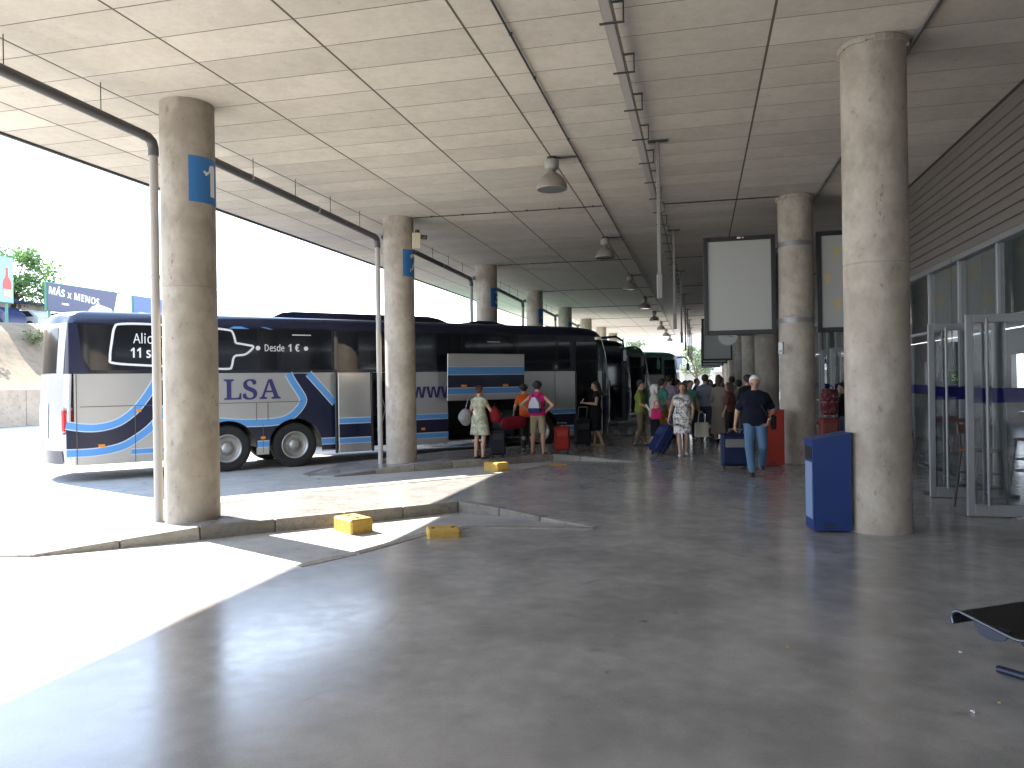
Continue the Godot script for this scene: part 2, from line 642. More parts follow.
	if hs != "none":
		var G := field(hd - Vector3(.17, .36, .22) * sc, hd + Vector3(.17, .17, .13) * sc, maxf(.011, cell * .6))
		cap(G, hp.call(0, .045, -.032), hp.call(0, .056, .0), .086 * sc, .078 * sc, .02)
		cap(G, hp.call(0, .0, -.045), hp.call(0, .04, -.03), .070 * sc, .082 * sc, .02)
		for sx in [-1, 1]:
			cap(G, hp.call(sx * .05, .06, .0), hp.call(sx * .056, .01, -.03), .036 * sc, .033 * sc, .02)
		if hs == "bob":
			for sx in [-1, 1]:
				cap(G, hp.call(sx * .02, .085, .05), hp.call(sx * .065, .05, .05), .035 * sc, .032 * sc, .02)
			for sx in [-1, 1]:
				cap(G, hp.call(sx * .075, .04, .02), hp.call(sx * .088, -.085, .025), .036 * sc, .036 * sc, .02)
			cap(G, hp.call(0, .0, -.07), hp.call(0, -.10, -.06), .065 * sc, .055 * sc, .03)
		elif hs == "long":
			for sx in [-1, 1]:
				cap(G, hp.call(sx * .065, .02, -.02), hp.call(sx * .075, -.22, -.05), .038 * sc, .030 * sc, .02)
			cap(G, hp.call(0, .0, -.07), hp.call(0, -.24, -.085), .06 * sc, .045 * sc, .03)
		elif hs == "bun":
			cap(G, hp.call(0, .07, -.11), hp.call(0, .075, -.12), .045 * sc, .045 * sc, .01)
		elif hs == "curly":
			var rg := RandomNumberGenerator.new()
			rg.seed = 12
			for i in 26:
				var v := Vector3(rg.randfn(), absf(rg.randfn()) * .9 - .1, rg.randfn() - .5).normalized()
				var c: Vector3 = hp.call(v.x * .085, .03 + v.y * .085, -.02 + v.z * .085)
				cap(G, c, c + Vector3(.005, 0, 0), .03 * sc, .03 * sc, .008)
		put("hair", net_mesh([G]), o.get("hair_m", M.hair_dark), root)
	if o.has("cap"):
		var st := S()
		var xf := Transform3D(hx, hp.call(0, .055, -.012))
		lathe(st, [Vector2(.095 * sc, -.01), Vector2(.098 * sc, .03), Vector2(.085 * sc, .06), Vector2(.05 * sc, .082), Vector2(0, .088)], 18, xf)
		box(st, hp.call(0, .048, .115), Vector3(.13, .012, .09) * sc, .004, hx)
		part("cap", st, o.cap, root)
	# top or dress
	var hem: float = o.get("hem", .86) * sc
	var T := field(Vector3(bb[0].x, hem - .05, bb[0].z), Vector3(bb[1].x, J.neck.y + .08 * sc, bb[1].z), cell)
	torso.call(T, g)
	var sl: float = o.get("sleeve", .6)
	for s in ["L", "R"]:
		if sl > 0.01:
			var e: Vector3 = J["s" + s].lerp(J["e" + s], minf(sl, 1.0))
			cap(T, J["s" + s], e, .060 * sc * fat, .056 * sc * fat, .03)
			if sl > 1.0:
				cap(T, J["e" + s], J["e" + s].lerp(J["w" + s], sl - 1.0), .054 * sc * fat, .040 * sc, .02)
	if o.has("skirt"):
		var kn: float = o.skirt * sc
		var fl: float = o.get("flare", .12) * sc
		var kz: float = (J.kL.z + J.kR.z) * .4
		for x in [-1.0, -.4, .4, 1.0]:
			cap(T, mid + Vector3(x * .085, .02, 0) * sc * fat, Vector3(mid.x + x * (.06 * sc + fl * .8), kn - .08, mid.z + kz), .115 * sc * fat, .085 * sc + fl * .30, .05)
		cap(T, mid, Vector3(mid.x, kn - .08, mid.z + kz), .12 * sc * fat, .10 * sc + fl * .35, .05)
	clip_y(T, hem, J.neck.y + (.006 if o.get("deep", false) else .042) * sc)
	put(o.get("top_name", "shirt"), net_mesh([T]), o.top, root)
	if o.has("legs"):
		var ln: float = o.get("leg_end", .08) * sc
		var P := field(Vector3(bb[0].x, ln - .05, bb[0].z), Vector3(bb[1].x, mid.y + .2 * sc, bb[1].z), cell)
		var lo2: float = o.get("loose", 1.0)
		cap(P, mid + Vector3(-.07, .03, -.01) * sc * fat, mid + Vector3(.07, .03, -.01) * sc * fat, .119 * sc * fat, .119 * sc * fat, .05)
		for s in ["L", "R"]:
			cap(P, J["h" + s], J["k" + s], .092 * sc * fat, .068 * sc * lo2, .03)
			if ln < .45 * sc:
				cap(P, J["k" + s], J["a" + s] + Vector3(0, -.03, 0), .068 * sc * lo2, .055 * sc * lo2, .02)
		clip_y(P, ln, mid.y + .13 * sc)
		put(o.get("legs_name", "trousers"), net_mesh([P]), o.legs, root)
	# shoes
	for s in ["L", "R"]:
		var a: Vector3 = J["a" + s]
		var toe: Vector3 = a + Vector3(.012 if s == "L" else -.012, -.052, .16) * sc
		var Q := field(a.min(toe) - Vector3(.08, .07, .09), a.max(toe) + Vector3(.08, .04, .09), maxf(.011, cell * .6))
		cap(Q, a + Vector3(0, -.048, -.03) * sc, toe, .041 * sc, .035 * sc, .02)
		clip_y(Q, a.y - .085 * sc, a.y - .022 * sc)
		put("shoe", net_mesh([Q]), o.get("shoes", M.shoe_dark), root)
	return root

func on_person(root: Node3D, p: Vector3) -> Vector3:
	return root.position + Basis(Vector3.UP, root.rotation.y) * p

func printed(cols: Array, freq: float, sd: int, kind := FastNoiseLite.TYPE_CELLULAR) -> StandardMaterial3D:   # printed cloth
	var f := FastNoiseLite.new()
	f.seed = sd
	f.noise_type = kind
	f.frequency = freq
	f.cellular_return_type = FastNoiseLite.RETURN_CELL_VALUE
	f.domain_warp_enabled = true
	f.domain_warp_amplitude = 12.0
	var im := f.get_seamless_image(256, 256)
	im.convert(Image.FORMAT_L8)
	var d := im.get_data()
	var px := PackedByteArray()
	px.resize(256 * 256 * 3)
	for i in 256 * 256:
		var c: Color = cols[mini(int(d[i] / 256.0 * cols.size()), cols.size() - 1)].linear_to_srgb()
		px[i * 3] = int(c.r * 255)
		px[i * 3 + 1] = int(c.g * 255)
		px[i * 3 + 2] = int(c.b * 255)
	var m := StandardMaterial3D.new()
	m.albedo_texture = ImageTexture.create_from_image(Image.create_from_data(256, 256, false, Image.FORMAT_RGB8, px))
	m.roughness = .85
	m.uv1_triplanar = true
	m.uv1_scale = Vector3(1.7, 1.7, 1.7)
	return m

func build_people() -> void:
	M.skin = plain(.40, .235, .16, .55)
	M.skin.subsurf_scatter_enabled = true
	M.skin.subsurf_scatter_strength = .15
	M.skin_tan = plain(.30, .16, .10, .55)
	M.eye = plain(.02, .015, .012, .2)
	M.hair_dark = plain(.018, .013, .011, .6)
	M.hair_brown = plain(.07, .035, .018, .6)
	M.hair_red = plain(.06, .020, .010, .6)
	M.hair_white = plain(.62, .60, .57, .7)
	M.shoe_dark = plain(.03, .028, .026, .6)
	M.shoe_white = plain(.6, .58, .55, .6)
	M.shoe_tan = plain(.28, .15, .09, .6)
	M.floral = printed([Color(.02, .022, .03), Color(.62, .60, .56), Color(.08, .085, .10), Color(.66, .64, .60), Color(.30, .29, .28)], .022, 4)
	M.olive_print = printed([Color(.30, .30, .21), Color(.36, .36, .28), Color(.20, .21, .13), Color(.50, .50, .42)], .03, 8)
	M.teal_print = printed([Color(.04, .20, .22), Color(.06, .28, .26), Color(.10, .24, .12), Color(.03, .12, .18)], .06, 15)
	var fine := .016
	var W := Vector3.UP
	# --- man with white hair walking towards the camera, suitcase in his right hand
	var man := person("white-haired person in a navy polo shirt and jeans walking with a blue suitcase", V(.93, 0, 14.14), -.07, {h = 1.74, fat = 1.16, cell = .014, lean = .10, nod = .28, look = .05, face = true, glasses = true, hair_m = M.hair_white,
		top = fabric(.010, .012, .022), sleeve = .75, hem = .84, legs = fabric(.085, .15, .25), loose = 1.12, shoes = M.shoe_dark, curl = 1.1,
		pose = {kR = Vector3(-.10, .49, .10), aR = Vector3(-.06, .085, .16), kL = Vector3(.12, .50, .06), aL = Vector3(.10, .16, -.26), eR = Vector3(-.29, 1.10, -.06), wR = Vector3(-.33, .86, .0), eL = Vector3(.29, 1.12, -.05), wL = Vector3(.22, .93, .14)}})
	var st := S()
	tube(st, [Vector3(-.10, 1.44, -.02), Vector3(.05, 1.32, .145), Vector3(.20, 1.05, .17), Vector3(.27, .95, .08)], .013, 6)
	var bag := thing("shoulder_bag", "small black shoulder bag on the white-haired person's hip", "bag", man.position, man.rotation.y)
	part("strap", st, M.black, bag)
	st = S()
	box(st, Vector3(.30, .93, .02), Vector3(.10, .26, .26), .03)
	part("pouch", st, fabric(.015, .015, .016), bag)
	suitcase("blue suitcase with a pale top panel pulled by the white-haired person", V(.60, 0, 14.95), .08, Vector3(.47, .60, .28), Color(.007, .014, .045), 0.0, on_person(man, Vector3(-.335, .80, .02)), Color(.13, .13, .125))
	# --- woman in the flowered dress walking towards the camera
	var fl := person("person in a black and white flowered sleeveless dress walking with a wheeled suitcase", V(-.39, 0, 17.5), .02, {h = 1.62, fat = 1.06, cell = .014, face = true, hair = "bob", hair_m = M.hair_red,
		top = M.floral, top_name = "dress", sleeve = 0.0, deep = true, skirt = .52, flare = .05, hem = .52, shoes = M.shoe_white, curl = .9,
		pose = {kR = Vector3(-.085, .49, .08), aR = Vector3(-.06, .085, .12), kL = Vector3(.09, .49, .03), aL = Vector3(.08, .10, -.12), eR = Vector3(-.25, 1.11, -.06), wR = Vector3(-.31, .88, -.04), eL = Vector3(.25, 1.10, -.01), wL = Vector3(.23, .92, .14)}})
	suitcase("dark blue wheeled suitcase tilted behind the flowered dress", V(-1.02, 0, 17.75), -1.1, Vector3(.44, .66, .28), Color(.010, .018, .07), .55, on_person(fl, Vector3(-.31, .82, -.04)), Color(.014, .024, .095))
	var tb := tote("cream cloth tote bag hanging beside the flowered dress", V(.02, .38, 17.9), .2, Color(.42, .40, .33))
	tb.scale = Vector3(1.0, 1.0, 1.0)
	# --- at the luggage hold
	var dr := person("person with red hair in a bun and an olive patterned dress, back turned", V(-4.76, -.0, 16.45), 2.75, {h = 1.62, cell = fine, hair = "bun", hair_m = M.hair_red, top = M.olive_print, top_name = "dress", sleeve = 0.15, skirt = .56, flare = .13, hem = .56, shoes = M.shoe_dark,
		pose = {eR = Vector3(-.25, 1.14, .10), wR = Vector3(-.16, 1.10, .28), eL = Vector3(.24, 1.13, -.02), wL = Vector3(.22, 1.0, .16)}})
	var gb := thing("gym_bag", "pale grey bag slung at the side of the olive dress", "bag", dr.position, dr.rotation.y)
	var F := field(Vector3(.0, .65, -.35), Vector3(.62, 1.35, .25), .018)
	cap(F, Vector3(.30, 1.0, -.12), Vector3(.34, .86, -.06), .12, .13, .05)
	cap(F, Vector3(.33, .93, -.16), Vector3(.33, .93, .02), .12, .12, .05)
	put("pouch", net_mesh([F]), fabric(.22, .22, .23), gb)
	st = S()
	tube(st, [Vector3(.30, 1.1, -.12), Vector3(.2, 1.35, -.14), Vector3(.06, 1.43, -.10), Vector3(-.03, 1.40, .07)], .012, 6)
	part("strap", st, fabric(.15, .15, .16), gb)
	var rb := thing("red_handbag", "dark red bag held in front of the olive dress", "bag", dr.position, dr.rotation.y)
	F = field(Vector3(-.5, .7, .0), Vector3(.1, 1.35, .55), .018)
	cap(F, Vector3(-.24, 1.05, .22), Vector3(-.26, .92, .26), .11, .14, .05)
	put("pouch", net_mesh([F]), fabric(.16, .012, .018), rb)
	st = S()
	tube(st, [Vector3(-.20, 1.12, .28), Vector3(-.18, 1.22, .30), Vector3(-.26, 1.22, .24), Vector3(-.28, 1.1, .2)], .012, 6)
	part("strap", st, M.black, rb)
	suitcase("black upright suitcase standing beside the olive dress", V(-4.42, 0, 16.7), .4, Vector3(.34, .58, .24), Color(.015, .016, .022), 0.0, V(-4.40, 1.0, 16.68), Color(.015, .016, .022))
	var pk := person("person in a pink sleeveless top and khaki shorts, hands on hips", V(-3.67, 0, 17.55), 2.95, {h = 1.70, cell = fine, skin = M.skin, hair = "curly", top = fabric(.42, .02, .12), sleeve = 0.0, hem = .90, legs = fabric(.28, .24, .16), leg_end = .50, legs_name = "shorts", loose = 1.15, shoes = M.shoe_tan,
		pose = {eL = Vector3(.40, 1.15, -.06), wL = Vector3(.20, 1.00, .03), eR = Vector3(-.40, 1.15, -.06), wR = Vector3(-.20, 1.00, .03), kL = Vector3(.12, .49, .0), kR = Vector3(-.12, .49, 0), aL = Vector3(.14, .085, -.02), aR = Vector3(-.14, .085, -.02)}, handL = Vector3(-.3, -.5, .6), handR = Vector3(.3, -.5, .6)})
	var bp := thing("small_backpack", "small white and navy backpack on the pink top", "backpack", pk.position, pk.rotation.y)
	st = S()
	prism(st, PackedVector2Array([Vector2(-.14, 1.0), Vector2(.14, 1.0), Vector2(.12, 1.2), Vector2(.04, 1.34), Vector2(-.04, 1.34), Vector2(-.12, 1.2)]), -.24, -.12)
	part("sack", st, fabric(.42, .42, .48), bp)
	st = S()
	box(st, Vector3(0, 1.04, -.185), Vector3(.30, .12, .15), .03)
	part("base_panel", st, fabric(.03, .035, .10), bp)
	for sx in [-1, 1]:
		st = S()
		tube(st, [Vector3(sx * .05, 1.33, -.15), Vector3(sx * .11, 1.425, -.06), Vector3(sx * .13, 1.36, .10), Vector3(sx * .13, 1.15, .12), Vector3(sx * .14, 1.02, -.10)], .012, 6)
		part("strap", st, fabric(.03, .035, .10), bp)
	var org := person("person in an orange shirt leaning towards the luggage hold", V(-4.10, 0, 18.3), -2.6, {h = 1.66, cell = fine, lean = .35, hair = "curly", top = fabric(.55, .10, .02), sleeve = .5, legs = fabric(.03, .03, .035), pose = {eL = Vector3(.25, 1.12, .10), wL = Vector3(.24, .95, .28), eR = Vector3(-.25, 1.12, .10), wR = Vector3(-.24, .92, .26)}})
	var cr := thing("holdall", "crimson holdall held low beside the orange shirt", "bag", V(-4.30, .72, 17.75), .5)
	F = field(Vector3(-.42, -.28, -.28), Vector3(.42, .28, .28), .02)
	cap(F, Vector3(-.17, 0, 0), Vector3(.17, .03, 0), .16, .15, .04)
	put("pouch", net_mesh([F]), fabric(.20, .012, .025), cr)
	st = S()
	tube(st, [Vector3(-.16, .12, 0), Vector3(-.10, .27, 0), Vector3(.10, .28, 0), Vector3(.16, .14, 0)], .012, 6)
	part("handle", st, M.black, cr)
	suitcase("bright red upright suitcase behind the khaki shorts", V(-3.18, 0, 17.95), .25, Vector3(.36, .56, .25), Color(.24, .018, .012), 0.0, V(-3.18, .72, 17.95), Color(.24, .018, .012))
	suitcase("dark suitcase standing inside the open luggage hold", V(-5.05, .26, 19.75), .77, Vector3(.5, .62, .3), Color(.01, .035, .04), 0.0, V(-5.05, .95, 19.75), Color(.01, .035, .04))
	# --- woman in black looking at a phone by the front door
	var bk := person("person in a black dress with long dark hair looking at a phone", V(-2.63, 0, 20.04), -1.35, {h = 1.67, cell = fine, hair = "long", nod = .25, top = fabric(.010, .010, .012), top_name = "dress", sleeve = 0.1, skirt = .42, flare = .10, hem = .42, shoes = M.shoe_tan, pose = {eL = Vector3(.24, 1.12, .03), wL = Vector3(.12, 1.14, .27), eR = Vector3(-.24, 1.12, .03), wR = Vector3(-.10, 1.14, .27), aL = Vector3(.06, .085, -.14), aR = Vector3(-.06, .085, .06)}})
	var ph := thing("mobile_phone", "pale mobile phone in the hands of the person in black", "phone", on_person(bk, Vector3(0, 1.17, .37)), bk.rotation.y)
	st = S()
	box(st, Vector3.ZERO, Vector3(.075, .15, .01), .003, Basis(Vector3.RIGHT, -.6))
	part("case", st, M.white, ph)
	st = S()
	box(st, Vector3(0, .003, -.004), Vector3(.065, .13, .008), 0.0, Basis(Vector3.RIGHT, -.6))
	part("screen", st, M.black, ph)
	suitcase("black suitcase with a raised handle beside the black dress", V(-2.98, 0, 19.9), .3, Vector3(.42, .62, .27), Color(.012, .012, .014), 0.0, V(-2.96, 1.02, 19.9), Color(.012, .012, .014))
	# --- group at the second coach
	var gr := person("person in a green shirt and cap carrying a rolled white paper", V(-1.50, 0, 20.1), 1.45, {h = 1.68, fat = 1.08, cell = fine, nod = .1, top = fabric(.17, .21, .045), sleeve = .8, hem = .78, legs = fabric(.14, .105, .07), hair_m = M.hair_dark, cap = fabric(.05, .045, .04), pose = {eR = Vector3(-.24, 1.1, .05), wR = Vector3(-.20, 1.0, .26), aL = Vector3(.1, .085, .10), aR = Vector3(-.1, .085, -.14)}})
	st = S()
	tube(st, [Vector3(0, .30, 0), Vector3(0, -.30, 0)], .022, 10)
	var rp := part("rolled_paper", st, M.white, self)
	tag(rp, "rolled white paper held by the person in the green shirt", "paper")
	rp.position = on_person(gr, Vector3(-.19, .82, .33))
	rp.rotation = Vector3(.2, 0, .5)
	var wh := person("white-haired person in a cream top and black skirt holding a cup", V(-1.12, 0, 19.7), 1.9, {h = 1.58, cell = fine, hair = "bob", hair_m = M.hair_white, top = fabric(.50, .45, .37), sleeve = .7, skirt = .30, hem = .82, flare = .03, pose = {eR = Vector3(-.24, 1.12, .05), wR = Vector3(-.14, 1.2, .24)}, legs = fabric(.012, .012, .014), leg_end = .30, loose = 1.5, legs_name = "skirt"})
	var pb := tote("bright pink bag held against the cream top", V(-1.05, .72, 19.35), .3, Color(.55, .035, .14))
	pb.scale = Vector3(.9, .8, .9)
	person("person in a teal patterned shirt and mustard trousers", V(-.98, 0, 20.9), 2.2, {h = 1.72, cell = fine, top = M.teal_print, sleeve = .8, hem = .80, legs = fabric(.26, .14, .02), pose = {eL = Vector3(.25, 1.12, .05), wL = Vector3(.15, 1.15, .25)}})
	# --- the queue farther along
	var q := [
		["tall person in a lavender shirt behind the teal patterned shirt", -.88, 23.0, 2.6, 1.82, fabric(.30, .26, .33), .8, fabric(.05, .05, .06), "short", M.hair_dark],
		["person with tousled brown hair and a dark patterned blouse behind the flowered dress", -.28, 21.9, .4, 1.66, M.teal_print, .4, fabric(.03, .03, .04), "curly", M.hair_brown],
		["person in a blue grey striped shirt standing with dark hair, facing away", .14, 22.5, 2.9, 1.82, fabric(.17, .19, .24), .8, fabric(.04, .05, .08), "short", M.hair_dark],
		["person in a long beige coat dress", .50, 21.6, 2.5, 1.76, fabric(.20, .175, .145), 1.3, fabric(.18, .16, .13), "bob", M.hair_brown],
		["person in a rust brown blouse beside the long beige dress", .74, 21.2, -2.0, 1.60, fabric(.13, .055, .04), 1.0, fabric(.03, .03, .03), "long", M.hair_brown],
		["person in a pale grey shirt with a dark shoulder strap", 1.02, 21.8, 2.9, 1.66, fabric(.19, .18, .175), .8, fabric(.06, .055, .05), "short", M.hair_dark],
		["person in a very dark shirt beside the second building-side column", 1.12, 19.6, -2.7, 1.78, fabric(.016, .018, .018), .9, fabric(.02, .022, .03), "short", M.hair_dark],
		["person in a grey shirt with short black hair deep in the queue", .95, 24.6, 2.8, 1.76, fabric(.12, .12, .13), .8, fabric(.03, .03, .04), "short", M.hair_dark],
		["person in a white top deep in the queue", -.45, 25.0, 2.2, 1.66, fabric(.42, .40, .38), .7, fabric(.04, .05, .09), "long", M.hair_dark],
		["person in a maroon top deep in the queue", .30, 26.2, .5, 1.68, fabric(.10, .02, .025), .7, fabric(.03, .03, .03), "bob", M.hair_brown],
		["tall person in a black shirt at the far end of the queue", .62, 27.5, 3.0, 1.84, fabric(.02, .02, .022), .8, fabric(.05, .05, .05), "short", M.hair_dark],
		["person in a brown jacket at the far end of the queue", -.12, 28.5, 1.2, 1.72, fabric(.09, .06, .04), 1.8, fabric(.03, .03, .04), "short", M.hair_brown],
		["person in a pale blue shirt at the far end of the queue", -.75, 27.0, 2.0, 1.70, fabric(.20, .25, .32), .8, fabric(.05, .05, .06), "short", M.hair_dark]]
	for a in q:
		var opt := {h = a[4], cell = .024, top = a[5], sleeve = a[6], legs = a[7], hair = a[8], hair_m = a[9], group = "people queueing along the platform"}
		if a[0].contains("coat dress"):
			opt.skirt = .20
			opt.hem = .20
			opt.flare = .12
			opt.top_name = "dress"
		person(a[0], V(a[1], 0, a[2]), a[3], opt)
	# --- traveller by the shop front, partly behind the near column
	person("person in a black jacket and jeans standing with stacked red luggage", V(3.05, 0, 18.2), -1.6, {h = 1.56, cell = fine, top = fabric(.012, .014, .014), sleeve = 1.6, legs = fabric(.09, .11, .15), hair = "short", cap = fabric(.02, .02, .02), pose = {eR = Vector3(-.24, 1.12, .08), wR = Vector3(-.2, 1.0, .28), eL = Vector3(.24, 1.12, .08), wL = Vector3(.2, 1.0, .28)}})
	suitcase("dull red suitcase standing by the shop front", V(2.70, 0, 17.9), .1, Vector3(.38, .74, .30), Color(.22, .045, .04), 0.0, V(2.70, .82, 17.9), Color(.20, .05, .04))
	var dot := thing("spotted_bag", "dark red bag with pale spots on top of the dull red suitcase", "bag", V(2.71, .86, 17.9), .1)
	F = field(Vector3(-.3, -.1, -.25), Vector3(.3, .78, .25), .02)
	cap(F, Vector3(-.05, .14, 0), Vector3(-.05, .48, 0), .13, .12, .04)
	cap(F, Vector3(.07, .14, 0), Vector3(.07, .46, 0), .13, .12, .04)
	clip_y(F, .0, .62)
	put("pouch", net_mesh([F]), printed([Color(.10, .012, .02), Color(.10, .012, .02), Color(.12, .015, .02), Color(.45, .28, .28)], .09, 23), dot)
	st = S()
	tube(st, [Vector3(-.08, .58, 0), Vector3(-.05, .66, 0), Vector3(.06, .66, 0), Vector3(.09, .58, 0)], .012, 6)
	part("handle", st, M.black, dot)

func tote(label: String, at: Vector3, turn: float, c: Color) -> Node3D:
	var t := thing("tote_bag", label, "bag", at, turn)
	var F := field(Vector3(-.26, -.08, -.14), Vector3(.26, .46, .14), .014)
	cap(F, Vector3(-.11, .06, 0), Vector3(-.12, .32, 0), .05, .035, .03)
	cap(F, Vector3(.11, .06, 0), Vector3(.12, .32, 0), .05, .035, .03)
	cap(F, Vector3(-.11, .06, 0), Vector3(.11, .06, 0), .055, .055, .03)
	cap(F, Vector3(0, .06, 0), Vector3(0, .32, 0), .055, .035, .08)
	cap(F, Vector3(-.06, .06, 0), Vector3(-.06, .32, 0), .055, .035, .05)
	cap(F, Vector3(.06, .06, 0), Vector3(.06, .32, 0), .055, .035, .05)
	clip_y(F, .01, .34)
	put("pouch", net_mesh([F]), fabric(c.r, c.g, c.b), t)
	for z in [-.02, .02]:
		var st := S()
		tube(st, [Vector3(-.08, .32, z), Vector3(-.06, .52, z), Vector3(0, .60, z), Vector3(.06, .52, z), Vector3(.08, .32, z)], .009, 6)
		part("handle", st, fabric(c.r, c.g, c.b), t)
	return t

func suitcase(label: String, at: Vector3, turn: float, size: Vector3, c: Color, tilt: float, grip: Vector3, panel: Color) -> Node3D:
	var t := thing("suitcase", label, "suitcase", at, turn)
	var B := Basis(Vector3.RIGHT, -tilt)
	var r := .035
	var o := Vector3(0, r + .01, 0)
	var st := S()
	box(st, o + B * Vector3(0, size.y * .5 + .03, 0), size, .045, B)
	var shm := plain(c.r, c.g, c.b, .55)
	shm.metallic_specular = .3
	part("shell", st, shm, t)
	st = S()
	for z in [-.5, .5]:
		box(st, o + B * Vector3(0, size.y * .5 + .03, size.z * .18 * z * 2), Vector3(size.x + .012, size.y + .012, .014), .045 if false else .006, B)
	part("piping", st, plain(c.r * .5, c.g * .5, c.b * .5, .6), t)
	st = S()
	box(st, o + B * Vector3(0, size.y * .76, size.z * .5 + .008), Vector3(size.x * .72, size.y * .26, .02), .008, B)
	part("front_pocket", st, plain(panel.r, panel.g, panel.b, .6), t)
	st = S()
	tube(st, [o + B * Vector3(-.07, size.y + .03, 0), o + B * Vector3(-.05, size.y + .065, 0), o + B * Vector3(.05, size.y + .065, 0), o + B * Vector3(.07, size.y + .03, 0)], .010, 6)
	part("carry_handle", st, M.black, t)
	var inv := Transform3D(Basis(Vector3.UP, turn), at).affine_inverse()
	var gp := inv * grip
	var hx := minf(.11, size.x * .28)
	var top := o + B * Vector3(0, size.y + .02, -size.z * .5 + .04)
	var dirx := Vector3(1, 0, 0)
	st = S()
	for sx in [-1, 1]:
		tube(st, [top + dirx * sx * hx, gp + dirx * sx * hx], .008, 6)
	tube(st, [gp - dirx * (hx + .01), gp + dirx * (hx + .01)], .013, 8)
	part("pull_handle", st, M.alu_dark, t)
	for sx in [-1, 1]:
		for z in ([-1] if tilt > .2 else [-1, 1]):
			st = S()
			var c2 := Vector3(sx * (size.x * .5 - .05), r, z * (size.z * .5 - .05))
			if tilt > .2:
				c2 = Vector3(sx * (size.x * .5 - .05), r, -.02)
			tube(st, [c2 - Vector3(.012, 0, 0), c2 + Vector3(.012, 0, 0)], r, 12)
			part("wheel", st, M.rubber, t)
	return t

# ---------------------------------------------------------------- buses. Local frame: x forward from the rear, y up from the road, z out of the door side
const BUS_W := 2.55

func bus_level(y: float) -> Array:   # [rear x, front x, inset, rear radius, front radius]
	var ys := [.33, .8, 1.3, 1.9, 2.13, 2.6, 3.0, 3.14, 3.26, 3.34, 3.385, 3.40]
	var rear := [.04, .0, .0, .02, .03, .06, .09, .10, .13, .20, .34, .6]
	var front := [13.90, 13.97, 14.0, 13.98, 13.95, 13.86, 13.74, 13.68, 13.55, 13.34, 13.0, 12.5]
	var inset := [.02, .0, .0, .0, .0, .0, .0, .0, .025, .08, .20, .40]
	for i in ys.size() - 1:
		if y <= ys[i + 1] + .0001:
			var t: float = clampf((y - ys[i]) / (ys[i + 1] - ys[i]), 0, 1)
			return [lerpf(rear[i], rear[i + 1], t), lerpf(front[i], front[i + 1], t), lerpf(inset[i], inset[i + 1], t), .14, .55]
	return [1.0, 12.2, .45, .14, .55]

func rear_bulge(z: float) -> float:   # the tail is rounded in plan
	var t := clampf((z + BUS_W * .5) / (BUS_W * .5 - .14), -1, 1)
	return .34 * (1.0 - t * t)

func rear_patch(y0: float, y1: float, za: float, zb: float, off: float) -> SurfaceTool:   # panel that follows the rounded tail
	var st := S()
	st.set_smooth_group(1)
	for i in 10:
		for j in 4:
			var q := []
			for e in [[0, 0], [1, 0], [1, 1], [0, 1]]:
				var z := lerpf(za, zb, (i + e[0]) / 10.0)
				var y := lerpf(y0, y1, (j + e[1]) / 4.0)
				q.append(Vector3(bus_level(y)[0] - rear_bulge(z) - off, y, z))
			quad_out(st, q[0], q[1], q[2], q[3], Vector3.LEFT)
	return st

func bus_outline(y: float) -> Array:   # points with a tag: r rear, s door side, f front, l far side
	var p := bus_level(y)
	var out := []
	var n := 7
	var z0: float = -p[2]
	var z1: float = -BUS_W + p[2]
	for i in n + 1:
		var a := PI * .5 * i / n
		out.append([Vector3(p[0] + p[3] - p[3] * cos(a), y, z0 - p[3] + p[3] * sin(a)), "r" if i < n else "s"])
	for i in n + 1:
		var a := PI * .5 * i / n
		out.append([Vector3(p[1] - p[4] + p[4] * sin(a), y, z0 - p[4] + p[4] * cos(a)), "f"])
	for i in n + 1:
		var a := PI * .5 * i / n
		out.append([Vector3(p[1] - p[4] + p[4] * cos(a), y, z1 + p[4] - p[4] * sin(a)), "f" if i < n else "l"])
	for i in n + 1:
		var a := PI * .5 * i / n
		out.append([Vector3(p[0] + p[3] - p[3] * sin(a), y, z1 + p[3] - p[3] * cos(a)), "r" if i < n else "b"])
	for i in range(1, 8):
		var z := lerpf(z1 + p[3], z0 - p[3], i / 8.0)
		out.append([Vector3(p[0] - rear_bulge(z), y, z), "b"])
	return out

func bus_wheel(parent: Node3D, x: float, z: float, side: float) -> void:
	var xf := Transform3D(Basis(Vector3.RIGHT, PI * .5 * side), Vector3(x, .50, z))
	var w := Node3D.new()
	w.name = child_name(parent, "wheel")
	parent.add_child(w, true)
	var st := S()
	lathe(st, [Vector2(.30, -.14), Vector2(.46, -.15), Vector2(.495, -.13), Vector2(.50, -.08), Vector2(.50, .08), Vector2(.495, .13), Vector2(.46, .15), Vector2(.40, .152), Vector2(.31, .14)], 36, xf)
	part("tyre", st, M.rubber, w)
	st = S()
	lathe(st, [Vector2(.31, .13), Vector2(.30, .15), Vector2(.275, .145), Vector2(.26, .06), Vector2(.20, .035), Vector2(.13, .05), Vector2(.115, .12), Vector2(.06, .14), Vector2(0, .14)], 36, xf)
	part("rim", st, M.bus_rim, w)
	st = S()
	for i in 10:
		var a := TAU * i / 10
		var c := Vector3(cos(a) * .165, .04, sin(a) * .165)
		tube(st, [xf * c, xf * (c + Vector3(0, .05, 0))], .016, 6)
	part("wheel_nuts", st, M.bus_rim, w)

func clipped(polys: Array, cuts: Array) -> Array:
	for c in cuts:
		var nxt := []
		for p in polys:
			for q in Geometry2D.clip_polygons(p, c):
				if not Geometry2D.is_polygon_clockwise(q):
					nxt.append(q)
		polys = nxt
	return polys

